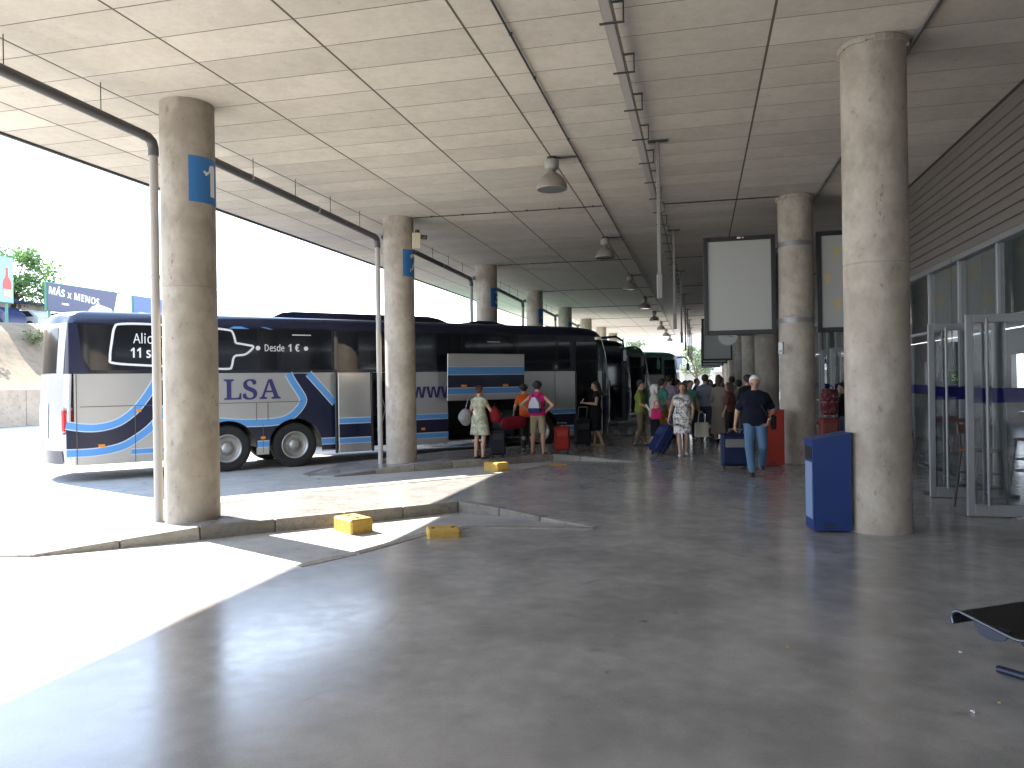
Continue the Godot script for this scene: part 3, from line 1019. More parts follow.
func decal(called: String, polys: Array, cuts: Array, z: float, m: Material, parent: Node3D, xf := Transform3D()) -> MeshInstance3D:
	var o: MeshInstance3D = null
	for p in clipped(polys, cuts):
		if p.size() >= 3 and Geometry2D.triangulate_polygon(p).size() > 0:
			var st := S()
			prism(st, p, z - .0025, z, xf)
			o = part(called, st, m, parent)
	return o

func make_bus(label: String, at: Vector3, low: Material, up: Material, roof_m: Material, livery: bool, short := 0.0) -> Node3D:
	var b := thing("coach", label, "bus", at, deg_to_rad(46.2), "coaches parked nose in to the platform")
	var sk := S()
	var du := S()
	var gl := S()
	var rf := S()
	var fr := S()
	var re := S()
	for s in [sk, du, gl, rf, fr, re]:
		s.set_smooth_group(1)
	var ys := [.33, .8, 1.3, 1.42, 1.9, 2.13, 2.6, 3.0, 3.14, 3.26, 3.34, 3.385, 3.40]
	var prev := bus_outline(ys[0])
	for k in range(1, ys.size()):
		var cur := bus_outline(ys[k])
		var n := cur.size()
		for i in n:
			var j := (i + 1) % n
			var t: String = prev[i][1]
			var st: SurfaceTool
			if ys[k] > 3.15:
				st = rf
			elif t == "f":
				st = gl if ys[k - 1] > 1.35 and ys[k] < 3.15 else fr
			elif ys[k] <= 2.14:
				if t == "s":
					continue
				st = re if t == "r" or t == "b" else sk
			else:
				st = re if t == "b" else du
			quad(st, prev[i][0], prev[j][0], cur[j][0], cur[i][0])
		prev = cur
	rf.set_smooth_group(-1)
	for i in range(1, prev.size() - 1):
		tri_out(rf, prev[0][0], prev[i][0], prev[i + 1][0], Vector3.UP)
	part("lower_body", sk, low, b)
	part("upper_body", du, up, b)
	part("windscreen", gl, M.bus_glass, b)
	part("roof", rf, roof_m, b)
	part("front_panel", fr, roof_m, b)
	part("rear_panel", re, low, b)
	# underframe
	var st := S()
	for q in [[.4, 2.4], [5.2, 6.2], [7.4, 8.3], [12.0, 13.3]]:
		box(st, Vector3((q[0] + q[1]) * .5, 1.15, -BUS_W * .5), Vector3(q[1] - q[0], 1.5, BUS_W - .1))
	box(st, Vector3(6.8, 1.2, -1.75), Vector3(12.0, 1.55, .9))
	box(st, Vector3(6.7, 2.02, -BUS_W * .5), Vector3(12.6, .16, BUS_W - .1))
	part("underframe", st, M.black, b)
	# seats seen through the windscreen
	st = S()
	box(st, Vector3(12.6, 2.5, -BUS_W * .5), Vector3(.12, .8, BUS_W - .2))
	box(st, Vector3(13.45, 1.5, -BUS_W * .5), Vector3(.5, .25, BUS_W - .5), .04)
	part("dashboard", st, M.black, b)
	# door side, with the wheel arches, luggage hold and doorway left open
	var wheels := [3.08, 4.55, 11.28]
	var cuts := []
	for x in wheels:
		var a := circle(Vector2(x, .5), .60, 28)
		a.append_array(PackedVector2Array())
		cuts.append(a)
		cuts.append(rect(x - .60, .0, x + .60, .5))
	if livery:
		cuts.append(rect(8.42, .0, 10.60, 1.42))
		cuts.append(rect(6.32, .0, 7.2, 2.12))
	decal("side_panel", [rect(.2, .33, 13.42, 2.13)], cuts, .002, low, b)
	for x in wheels:
		st = S()
		for i in 14:
			var a0 := PI * i / 14
			var a1 := PI * (i + 1) / 14
			var p0 := Vector3(x + cos(a0) * .6, .5 + sin(a0) * .6, 0)
			var p1 := Vector3(x + cos(a1) * .6, .5 + sin(a1) * .6, 0)
			quad_out(st, p0, p1, p1 + Vector3(0, 0, -.7), p0 + Vector3(0, 0, -.7), Vector3(x, .5, 0) - p0)
		part("wheel_arch", st, M.black, b)
	for x in wheels:
		bus_wheel(b, x, -.19, 1.0)
		bus_wheel(b, x, -BUS_W + .19, -1.0)
	# panes along the saloon
	var xs := [.5, 2.05, 3.75, 5.45, 7.15, 8.85, 10.55, 12.3]
	for i in xs.size() - 1:
		var pl := rect(xs[i] + .02, 2.20, xs[i + 1] - .02, 3.10)
		if i == 0:
			pl = PackedVector2Array([Vector2(.50, 2.20), Vector2(2.03, 2.20), Vector2(2.03, 3.10), Vector2(.27, 3.10), Vector2(.29, 2.7), Vector2(.37, 2.42)])
		decal("side_window", [pl], [], .005, M.bus_window, b)
	# front door
	decal("front_door", [rect(12.5, .42, 13.24, 2.95)], [], .006, M.bus_window, b)
	st = S()
	for x in [12.47, 13.25]:
		box(st, Vector3(x, 1.68, .004), Vector3(.03, 2.6, .02))
	part("door_frame", st, M.black, b)
	# mirrors
	for z in [.12, -BUS_W - .12]:
		st = S()
		tube(st, [Vector3(13.45, 3.08, z * .6 - .1), Vector3(13.85, 3.12, z), Vector3(14.12, 3.0, z), Vector3(14.15, 2.8, z)], [.04, .035, .03, .03], 8)
		var ar := part("mirror_arm", st, roof_m, b)
		st = S()
		box(st, Vector3(14.15, 2.58, z), Vector3(.12, .42, .20), .05)
		part("mirror_head", st, roof_m, ar)
	for z in [-.45, -BUS_W + .45]:
		st = S()
		tube(st, [Vector3(13.80, .72, z), Vector3(13.975, .72, z)], .12, 14)
		part("headlight", st, M.white, b)
	# roof pods
	for q in [[4.2, 8.4, 3.56], [9.2, 10.3, 3.50]]:
		st = S()
		prism(st, PackedVector2Array([Vector2(q[0] - .1, 3.36), Vector2(q[1] + .5, 3.36), Vector2(q[1] + .1, q[2] - .05), Vector2(q[1] - .2, q[2]), Vector2(q[0] + .5, q[2]), Vector2(q[0] + .25, q[2] - .03)]), -2.0, -.55)
		part("roof_pod", st, roof_m, b)
	# tail
	for z in [-.02, -BUS_W + .02]:
		st = S()
		box(st, Vector3(.085, 1.2, z - .1 * signf(z + 1.2)), Vector3(.19, .52, .21), .03)
		var tl := part("tail_light", st, plain(.5, .02, .025, .25), b)
		for y in [1.44, 1.0]:
			st = S()
			box(st, Vector3(.085, y, z - .1 * signf(z + 1.2)), Vector3(.196, .09, .216), .03)
			part("clear_lens", st, plain(.35, .30, .30, .2), tl)
	part("rear_window", rear_patch(2.15, 3.05, -BUS_W + .35, -.35, .006), M.bus_window, b)
	part("engine_cover", rear_patch(.85, 1.55, -BUS_W + .6, -.6, .008), M.bus_white_line, b)
	part("rear_bumper", rear_patch(.36, .62, -BUS_W + .16, -.16, .012), M.bus_navy, b)
	st = S()
	box(st, Vector3(-.37, .75, -BUS_W * .5), Vector3(.015, .12, .52))
	part("number_plate", st, M.white, b)
	if livery:
		dress_coach(b, cuts)
	return b

func dress_coach(b: Node3D, cuts: Array) -> void:
	var V2 := func(a: Array) -> Array:
		var o := []
		for i in range(0, a.size(), 2):
			o.append(Vector2(a[i], a[i + 1]))
		return o
	var s1: Array = spline(V2.call([.06, 1.13, .37, 1.07, .67, 1.07, .98, 1.16, 1.26, 1.37, 1.46, 1.62, 1.63, 1.89, 1.76, 2.11]))
	var lo: Array = spline(V2.call([.06, .58, .54, .58, .98, .65, 1.29, .81, 1.62, 1.08, 1.9, 1.5, 2.1, 2.11]))
	var ss: Array = spline(V2.call([2.1, 1.28, 2.45, 1.16, 2.91, 1.09, 3.34, 1.045, 3.85, 1.035, 4.21, 1.06, 4.47, 1.17, 4.66, 1.36, 4.73, 1.52, 4.64, 1.70, 4.50, 1.92, 4.40, 2.11]))
	# navy fields
	var up := s1.duplicate()
	var dn := lo.duplicate()
	dn.reverse()
	decal("navy_sweep", [PackedVector2Array(up + dn)], cuts, .005, M.bus_navy, b)
	var f2: Array = ss.duplicate()
	f2.append_array(V2.call([4.86, 2.11, 5.47, 1.45, 5.47, .36, 2.3, .36]))
	decal("navy_side_field", [PackedVector2Array(f2)], cuts, .005, M.bus_navy, b)
	decal("navy_front_field", [rect(7.22, .60, 12.45, 1.07), ], cuts, .005, M.bus_navy, b)
	# blue and white-edged stripes
	for q in [[s1, .13], [lo, .13], [ss, .14], [V2.call([4.86, 2.11, 5.47, 1.42]), .13], [V2.call([3.7, .56, 3.96, .56]), .12], [V2.call([5.13, .55, 5.47, .55]), .12], [V2.call([1.2, .55, 2.46, .56]), .09], [V2.call([7.22, 1.02, 12.45, 1.02]), .11], [V2.call([7.22, .55, 12.45, .55]), .11]]:
		decal("white_stripe", [ribbon(q[0], q[1] + .04)], cuts, .008, M.bus_white_line, b)
		decal("blue_stripe", [ribbon(q[0], q[1])], cuts, .011, M.bus_blue, b)
	decal("silver_skirt", [rect(3.66, .34, 3.98, .49)], cuts, .007, M.bus_silver, b)
	# panel joints
	var pj := []
	for r in [[.3, 1.475, 2.6, 1.487], [1.27, .35, 1.282, 1.48], [2.75, 1.475, 4.7, 1.487], [3.68, 1.08, 3.692, 1.48], [3.93, 1.08, 3.942, 1.48], [3.82, .36, 3.83, 1.0], [.235, .36, .25, 2.12], [7.5, .36, 7.51, 1.6], [11.75, 1.1, 11.762, 2.12]]:
		pj.append(rect(r[0], r[1], r[2], r[3]))
	decal("panel_joint", pj, cuts, .013, M.joint, b)
	# rear quarter in navy, round the curved end of the first window
	decal("navy_quarter", [PackedVector2Array(V2.call([.12, 2.135, .47, 2.135, .40, 2.32, .33, 2.6, .28, 3.08, .30, 3.13, .12, 3.13]))], [], .009, M.bus_navy, b)
	# lettering
	for q in [["A", 2.62], ["L", 3.19], ["S", 3.565], ["A", 3.98]]:
		lettering("letter", q[0], .44, M.bus_letter, b, Vector3(q[1], 1.765, .009), true, true, .004)
	lettering("www_lettering", "www", .36, M.bus_letter, b, Vector3(8.02, 1.66, .009), false, true, .004)
	lettering("small_lettering", "Desde", .15, M.bus_print, b, Vector3(4.10, 2.68, .009), false, false, .003).scale.x = .78
	lettering("small_lettering", "1 €", .165, M.bus_print, b, Vector3(4.53, 2.685, .009), false, true, .003).scale.x = .85
	for x in [3.74, 4.81]:
		decal("dot", [circle(Vector2(x, 2.675), .05, 14)], [], .010, M.bus_print, b)
	decal("white_line", [rect(4.50, 2.97, 4.93, 2.99)], [], .010, M.bus_print, b)
	decal("white_line", [rect(9.6, 2.90, 10.0, 2.915)], [], .010, M.bus_print, b)
	lettering("small_lettering", "Alicante", .20, M.bus_print, b, Vector3(1.66, 2.84, .009), false, false, .003).scale.x = .80
	lettering("small_lettering", "11 salidas", .20, M.bus_print, b, Vector3(1.70, 2.55, .009), false, true, .003).scale.x = .76
	var bub: Array = spline(V2.call([3.27, 2.78, 3.21, 3.0, 3.10, 3.06, 2.6, 3.10, 1.6, 3.14, 1.05, 3.13, .93, 3.06, .88, 2.8, .84, 2.44, .92, 2.34, 1.6, 2.29, 2.6, 2.24, 3.10, 2.22, 3.18, 2.28, 3.24, 2.49, 3.45, 2.53, 3.58, 2.62, 3.64, 2.71, 3.52, 2.74, 3.27, 2.78]))
	var half := bub.size() / 2
	decal("speech_bubble_line", [ribbon(bub.slice(0, half + 1), .045)], [], .010, M.bus_print, b)
	decal("speech_bubble_line", [ribbon(bub.slice(half), .045)], [], .0098, M.bus_print, b)
	# blue arrow marks along the roof edge
	for q in [[3.12, 3.09, 3.56, 3.09, 3.40, 3.14, 3.24, 3.14], [3.80, 3.14, 4.0, 3.09, 4.08, 3.09, 3.9, 3.14]]:
		decal("roof_mark", [PackedVector2Array(V2.call(q))], [], .012, M.bus_blue, b)
	for q in [[.67, .70, .06], [3.82, .70, .05], [7.72, .72, .05], [1.34, 1.38, .05]]:
		decal("side_marker", [rect(q[0] - q[2], q[1] - .03, q[0] + q[2], q[1] + .03)], [], .016, M.bus_orange, b)
	# luggage hold: dark lining and the flap raised in front of the side
	var st := S()
	box(st, Vector3(9.51, .92, -1.28), Vector3(2.18, 1.0, .04))
	box(st, Vector3(9.51, .40, -.64), Vector3(2.18, .04, 1.28))
	for x in [8.40, 10.62]:
		box(st, Vector3(x, .92, -.64), Vector3(.04, 1.04, 1.26))
	part("luggage_hold", st, M.black, b)
	var fl := Node3D.new()
	fl.name = "luggage_flap"
	b.add_child(fl)
	fl.position = Vector3(9.40, 1.99, .30)
	fl.rotation.x = .04
	st = S()
	box(st, Vector3(0, 0, 0), Vector3(2.28, 1.18, .04), .012)
	part("flap_panel", st, M.bus_silver, fl)
	for r in [[.07, .25], [-.42, -.28]]:
		decal("white_stripe", [rect(-1.135, r[0] - .018, 1.135, r[1] + .018)], [], .0245, M.bus_white_line, fl)
		decal("blue_stripe", [rect(-1.135, r[0], 1.135, r[1])], [], .0275, M.bus_blue, fl)
	decal("navy_band", [rect(-1.135, -.262, 1.135, .052)], [], .0245, M.bus_navy, fl)
	for x in [-.68, .55]:
		decal("side_marker", [rect(x - .08, -.25, x + .08, -.19)], [], .030, M.bus_orange, fl)
	for x in [-1.05, 1.05]:
		st = S()
		tube(st, [Vector3(x, -.4, -.02), Vector3(x, -.62, -.42)], .018, 6)
		part("flap_arm", st, M.dark_steel, fl)
	# middle door: the panel swung out along the side, the doorway dark
	st = S()
	box(st, Vector3(6.76, 1.2, -.95), Vector3(.88, 1.8, .04))
	for i in 3:
		box(st, Vector3(6.76, .45 + i * .3, -.45 - i * .25), Vector3(.86, .04, .3))
	part("stairwell", st, M.black, b)
	var md := Node3D.new()
	md.name = "middle_door"
	b.add_child(md)
	md.position = Vector3(5.90, 1.20, .13)
	st = S()
	box(st, Vector3.ZERO, Vector3(.80, 1.84, .05), .012)
	part("door_panel", st, M.bus_silver, md)
	decal("navy_band", [rect(-.39, -.61, .39, -.25)], [], .030, M.bus_navy, md)
	for y in [-.19, -.655]:
		decal("white_stripe", [rect(-.39, y - .075, .39, y + .075)], [], .033, M.bus_white_line, md)
		decal("blue_stripe", [rect(-.39, y - .055, .39, y + .055)], [], .036, M.bus_blue, md)
	for x in [-.44, .44]:
		st = S()
		box(st, Vector3(x, 0, 0), Vector3(.06, 1.86, .055), .01)
		part("door_edge", st, M.black, md)
	st = S()
	tube(st, [Vector3(.7, -.5, -.2), Vector3(.86, .05, -.2), Vector3(.72, .5, -.22)], .018, 6)
	part("grab_rail", st, M.steel, md)

func build_buses() -> void:
	M.bus_silver = plain(.46, .455, .44, .30, .55)
	M.bus_navy = plain(.011, .015, .038, .22)
	M.bus_letter = plain(.03, .03, .13, .4)
	M.bus_blue = plain(.10, .30, .62, .35)
	M.bus_white_line = plain(.55, .62, .70, .4)
	M.bus_print = plain(.70, .70, .70, .5)
	M.bus_orange = plain(.75, .25, .03, .35)
	M.bus_rim = plain(.40, .39, .37, .4, .5)
	M.bus_window = plain(.008, .009, .012, .06)
	M.bus_upper = plain(.010, .012, .022, .16)
	M.bus_glass = glass(.03, .09, .09, .38)
	M.bus_dark = plain(.016, .018, .022, .3)
	M.bus_green = plain(.025, .14, .085, .3)
	M.bus_pale = plain(.38, .42, .40, .4)
	var o := V(-12.026, -.15, 12.474)
	make_bus("silver and navy coach with blue stripes, its luggage flap raised", o, M.bus_silver, M.bus_upper, M.bus_navy, true)
	make_bus("dark coach parked right behind the silver and navy coach", o + V(0, 0, PITCH), M.bus_dark, M.bus_upper, M.bus_dark, false)
	make_bus("dark green coach with a green roof behind the dark coach", o + V(.25, 0, PITCH * 2), M.bus_dark, M.bus_upper, M.bus_green, false)
	make_bus("light green and white coach beyond the dark green coach", o + V(1.5, 0, PITCH * 3), M.bus_pale, M.bus_green, M.bus_green, false)

# ---------------------------------------------------------------- setting
const PITCH := 7.18        # distance from column to column and from bay to bay
const CEIL := 5.32
const CR := .333           # radius of the columns
const COL_L := -6.39
const COL_R := 1.895
const WALL := 3.95
const BAY := ["one", "two", "three", "four", "five", "six", "seven", "eight", "nine"]

func tooth(k: int) -> Array:   # edge of the platform round finger k: [l, s, y]
	var o := PITCH * k
	return [[-1.2, 8.85 + o, 0.0], [-1.96, 9.4 + o, 0.0], [-2.63, 9.97 + o, 0.0], [-3.36, 10.45 + o, 0.0], [-4.57, 9.32 + o, 0.0], [-5.85, 8.1 + o, 0.0],
		[-7.12, 6.95 + o, -.132], [-7.6, 6.85 + o, -.138], [-8.0, 7.25 + o, -.138], [-8.0, 9.2 + o, -.115], [-6.2, 11.07 + o, 0.0], [-3.73, 13.7 + o, 0.0], [-3.43, 14.29 + o, 0.0], [-3.05, 15.42 + o, 0.0], [-2.66, 15.9 + o, 0.0]]

func build_setting() -> void:
	# ground: one sheet out to the horizon, concrete road round the bays
	var st := S()
	for i in range(-6, 6):
		for j in range(-6, 6):
			quad_out(st, V(i * 100, -.15, j * 100), V(i * 100 + 100, -.15, j * 100), V(i * 100 + 100, -.15, j * 100 + 100), V(i * 100, -.15, j * 100 + 100), Vector3.UP)
	struct(part("road", st, M.road, self), "pale concrete bus road with angled bays")
	# platform with its saw-tooth fingers between the bays
	var poly := PackedVector2Array([Vector2(12, -40)])
	var tips := []
	var edge := []
	poly.append(Vector2(-8.0, -40))
	poly.append(Vector2(-8.0, 2.02))
	poly.append(Vector2(-3.73, 6.52))
	poly.append(Vector2(-3.43, 7.11))
	poly.append(Vector2(-3.05, 8.24))
	poly.append(Vector2(-2.66, 8.72))
	edge.append_array([[-8.0, 2.02, 0.0], [-3.73, 6.52, 0.0], [-3.43, 7.11, 0.0], [-3.05, 8.24, 0.0], [-2.66, 8.72, 0.0]])
	for k in range(0, 7):
		var t := tooth(k)
		for i in t.size():
			edge.append(t[i])
			if i < 6 or i > 9:
				poly.append(Vector2(t[i][0], t[i][1]))
		tips.append(t.slice(5, 11))
	poly.append(Vector2(-1.2, 66.0))
	poly.append(Vector2(12, 66.0))
	st = S()
	sheet(st, poly, 0.0)
	st.set_smooth_group(-1)
	for t in tips:
		for i in range(1, t.size() - 1):
			tri_out(st, V(t[0][0], t[0][2], t[0][1]), V(t[i][0], t[i][2], t[i][1]), V(t[i + 1][0], t[i + 1][2], t[i + 1][1]), Vector3.UP)
	var plat := part("platform", st, M.floor, self)
	struct(plat, "polished grey concrete platform with fingers between the bus bays")
	var km := [M.kerb, tinted(M.kerb, .88, Vector3(.3, .1, .6)), tinted(M.kerb, 1.12, Vector3(.7, .4, .2))]
	var rng := RandomNumberGenerator.new()
	rng.seed = 5
	for e in edge.size() - 1:
		var p: Array = edge[e]
		var q: Array = edge[e + 1]
		if p[1] < 6.0 and p[0] < -7.9 or p[1] < -4.0 or p[1] > 62.0 or absf(p[0] - q[0]) + absf(p[1] - q[1]) < 0.05:
			continue
		var P := V(p[0], p[2], p[1])
		var Q := V(q[0], q[2], q[1])
		var cnt := int(maxf(1, round(P.distance_to(Q) / 1.0)))
		for i in cnt:
			var a := P.lerp(Q, float(i) / cnt)
			var b := P.lerp(Q, float(i + 1) / cnt)
			var dir := (b - a).normalized()
			var inn := Vector3.UP.cross(dir).normalized() * -1.0
			inn = Vector3(-dir.z, 0, dir.x).normalized()
			var B := Basis(dir, inn.cross(dir).normalized(), inn)
			if B.y.y < 0:
				B = Basis(dir, -B.y, inn)
			var s2 := S()
			box(s2, Vector3.ZERO, Vector3(a.distance_to(b) - .008, .2, .14), .012, B)
			var o := part("kerb_stone", s2, km[rng.randi() % 3], plat)
			o.position = (a + b) * .5 + inn * .066 + Vector3(0, -.094 + rng.randf() * .004, 0)
	# ramps where the bays run up to platform level
	for k in range(0, 7):
		var o := PITCH * k
		var A := [[-3.36, 10.45, -.146], [-2.63, 9.97, -.10], [-1.96, 9.4, -.05], [-1.2, 8.85, -.004]]
		var E2 := [[-3.73, 6.52, -.146], [-3.43, 7.11, -.12], [-3.05, 8.24, -.07], [-2.66, 8.72, -.03], [-1.2, 8.85, -.004]]
		var pa := []
		var pe := []
		for v in A: pa.append(V(v[0], v[2], v[1] + o))
		for v in E2: pe.append(V(v[0], v[2], v[1] + o))
		st = S()
		st.set_smooth_group(1)
		tri_out(st, pa[0], pe[0], pe[1], Vector3.UP)
		tri_out(st, pa[0], pe[1], pe[2], Vector3.UP)
		tri_out(st, pa[0], pe[2], pa[1], Vector3.UP)
		tri_out(st, pa[1], pe[2], pe[3], Vector3.UP)
		tri_out(st, pa[1], pe[3], pa[2], Vector3.UP)
		tri_out(st, pa[2], pe[3], pa[3], Vector3.UP)
		struct(part("bay_ramp", st, M.ramp, self), "concrete ramp at the head of a bus bay")
	build_roof(rng)
	build_columns()
	build_building(rng)
	build_background(rng)

func build_roof(rng: RandomNumberGenerator) -> void:
	var st := S()
	box(st, V(1.33, 5.60, 12), Vector3(21.7, .554, 104))
	var roof := part("canopy_ceiling", st, M.joint, self)
	struct(roof, "concrete canopy ceiling of wide rectangular panels")
	st = S()
	box(st, V(-9.55, 5.49, 12), Vector3(.06, .40, 104.1), .01)
	part("fascia", st, M.pipe, roof)
	var lj := [-9.5, -8.53, -6.97, -5.42, -3.87, -2.29, -.78, .77, 2.32, 3.93]
	var mats := []
	for i in 7:
		mats.append(tinted(M.ceiling, 1.0 + .012 * (i - 3), Vector3(rng.randf(), rng.randf(), rng.randf())))
	var meshes := {}
	var rest := S()
	var row0 := 6.30
	var step := .645
	for r in range(-71, 99):
		var s := row0 + r * step
		if s > 63.3:
			break
		for c in lj.size() - 1:
			var w: float = lj[c + 1] - lj[c] - .028
			var at := V((lj[c] + lj[c + 1]) * .5, CEIL + .02, s + step * .5)
			if s > 4.9 and s < 22.9:
				if not meshes.has(c):
					var b := S()
					box(b, Vector3.ZERO, Vector3(w, .04, step - .016))
					b.generate_normals()
					meshes[c] = b.commit()
				var o := put("ceiling_panel", meshes[c], mats[rng.randi() % 7], roof)
				o.position = at + Vector3(0, rng.randf() * .0012, 0)
			else:
				box(rest, at + Vector3(0, rng.randf() * .0012, 0), Vector3(w, .04, step - .016))
	var o2 := part("far_ceiling_panels", rest, M.ceiling, roof)
	o2.set_meta("kind", "stuff")
	# long cable conduit with its clips, and the branches to the columns
	var run := thing("lamp_conduit", "thin dark conduit running along the ceiling beside the bell lamps", "conduit", V(-1.86, CEIL, 0))
	st = S()
	tube(st, [V(0, -.028, -13), V(0, -.028, 63)], .014, 6)
	part("conduit_tube", st, M.dark_steel, run)
	var cs := S()
	box(cs, Vector3.ZERO, Vector3(.036, .032, .02))
	cs.generate_normals()
	var cmesh := cs.commit()
	for i in 50:
		put("clip", cmesh, M.dark_steel, run).position = V(0, -.02, 3 + i * 1.2)
	for k in range(0, 6):
		var s := 15.95 + PITCH * k
		st = S()
		tube(st, [V(-6.0, -.02, s - .1), V(-1.87, -.02, s)], .010, 6)
		for i in 6:
			box(st, V(-5.6 + i * .7, -.015, s - .09 + i * .015), Vector3(.03, .03, .05))
		var o := part("branch_conduit", st, M.dark_steel, self)
		o.position = V(0, CEIL, 0)
		tag(o, "thin conduit crossing the ceiling from the column of bay %s to the lamp conduit" % BAY[k + 1], "conduit", "conduits from the numbered columns")
		st = S()
		tube(st, [V(-.7, -.02, s + .2), V(1.6, -.02, s + .24)], .012, 6)
		o = part("branch_conduit", st, M.dark_steel, self)
		o.position = V(0, CEIL, 0)
		tag(o, "thin conduit from the cable tray towards the column opposite bay %s" % BAY[k + 1], "conduit", "conduits from the cable tray")
	st = S()
	tube(st, [V(2.28, 0, -10), V(2.28, 0, 63)], .022, 8)
	var o3 := part("wall_side_conduit", st, M.steel, self)
	o3.position = V(0, CEIL - .03, 0)
	tag(o3, "grey conduit pipe along the ceiling on the building side of the columns", "conduit")
	# cable tray on its C-shaped brackets
	var tr := thing("cable_tray", "long grey cable tray hung from the ceiling on C shaped brackets", "cable tray", V(-.80, CEIL, 0))
	st = S()
	box(st, V(0, -.20, 25), Vector3(.09, .006, 76))
	for sx in [-.045, .045]:
		box(st, V(sx, -.172, 25), Vector3(.005, .062, 76))
	part("tray", st, M.downpipe, tr)
	var bs := S()
	box(bs, Vector3(.03, -.212, 0), Vector3(.24, .014, .025))
	box(bs, Vector3(.14, -.105, 0), Vector3(.014, .20, .025))
	box(bs, Vector3(.085, -.012, 0), Vector3(.12, .014, .025))
	bs.generate_normals()
	var bm := bs.commit()
	for i in 49:
		var o := put("bracket", bm, M.dark_steel, tr)
		o.position = V(0, 0, 2.5 + i * 1.23)
	# poles hanging from the ceiling
	for k in 8:
		var s := 11.9 + PITCH * k
		var p := thing("hanging_pole", "slim grey hanging pole with a thick lower end, between bays %s and %s" % [BAY[k], BAY[k + 1]], "pole", V(-.57, CEIL, s), 0, "poles hanging beside the cable tray")
		st = S()
		box(st, Vector3(0, -.015, 0), Vector3(.30, .03, .08), .004)
		part("ceiling_plate", st, M.dark_steel, p)
		st = S()
		box(st, Vector3(0, -1.03, 0), Vector3(.055, 2.0, .055), .006)
		part("shaft", st, M.pole, p)
		st = S()
		box(st, Vector3(0, -2.215, 0), Vector3(.085, .37, .085), .01)
		part("end_sleeve", st, M.pole, p)

func column_shaft(y0: float, seam: float) -> ArrayMesh:
	var st := S()
	var r := CR
	lathe(st, [Vector2(r, y0), Vector2(r, seam - .008)], 40)
	lathe(st, [Vector2(r, seam - .008), Vector2(r - .006, seam - .004), Vector2(r - .006, seam + .004), Vector2(r, seam + .008)], 40, Transform3D(), false)
	lathe(st, [Vector2(r, seam + .008), Vector2(r, CEIL + .01)], 40)
	st.generate_normals()
	return st.commit()

func curved_plate(r: float, th: float, a0: float, a1: float, y0: float, y1: float) -> SurfaceTool:   # angle 0 faces +x
	var st := S()
	var n := 14
	for i in n:
		var p := []
		for a in [lerpf(a0, a1, float(i) / n), lerpf(a0, a1, float(i + 1) / n)]:
			p.append(Vector3(cos(a), 0, -sin(a)))
		st.set_smooth_group(1)
		quad_out(st, p[0] * (r + th) + Vector3.UP * y0, p[1] * (r + th) + Vector3.UP * y0, p[1] * (r + th) + Vector3.UP * y1, p[0] * (r + th) + Vector3.UP * y1, p[0])
		st.set_smooth_group(-1)
		for y in [y0, y1]:
			quad_out(st, p[0] * r + Vector3.UP * y, p[1] * r + Vector3.UP * y, p[1] * (r + th) + Vector3.UP * y, p[0] * (r + th) + Vector3.UP * y, Vector3.UP * (y - (y0 + y1) * .5))
	for a in [a0, a1]:
		var d := Vector3(cos(a), 0, -sin(a))
		quad_out(st, d * r + Vector3.UP * y0, d * (r + th) + Vector3.UP * y0, d * (r + th) + Vector3.UP * y1, d * r + Vector3.UP * y1, Vector3(-sin(a), 0, -cos(a)) * (1 if a == a1 else -1))
	return st

func bent_text(text: String, size: float, r: float) -> ArrayMesh:   # lettering wrapped round a column, facing +x
	var f := SystemFont.new()
	f.font_names = PackedStringArray(["Droid Sans"])
	f.font_weight = 700
	var t := TextMesh.new()
	t.text = text
	t.font = f
	t.font_size = 64
	t.pixel_size = size / 46.0
	t.depth = .003
	var arr := t.get_mesh_arrays()
	var v: PackedVector3Array = arr[Mesh.ARRAY_VERTEX]
	for i in v.size():
		var a := v[i].x / r
		v[i] = Vector3(cos(a) * (r + v[i].z), v[i].y, -sin(a) * (r + v[i].z))
	var st := S()
	st.set_smooth_group(-1)
	var ix: PackedInt32Array = arr[Mesh.ARRAY_INDEX]
	for i in ix:
		st.add_vertex(v[i])
	st.generate_normals()
	return st.commit()

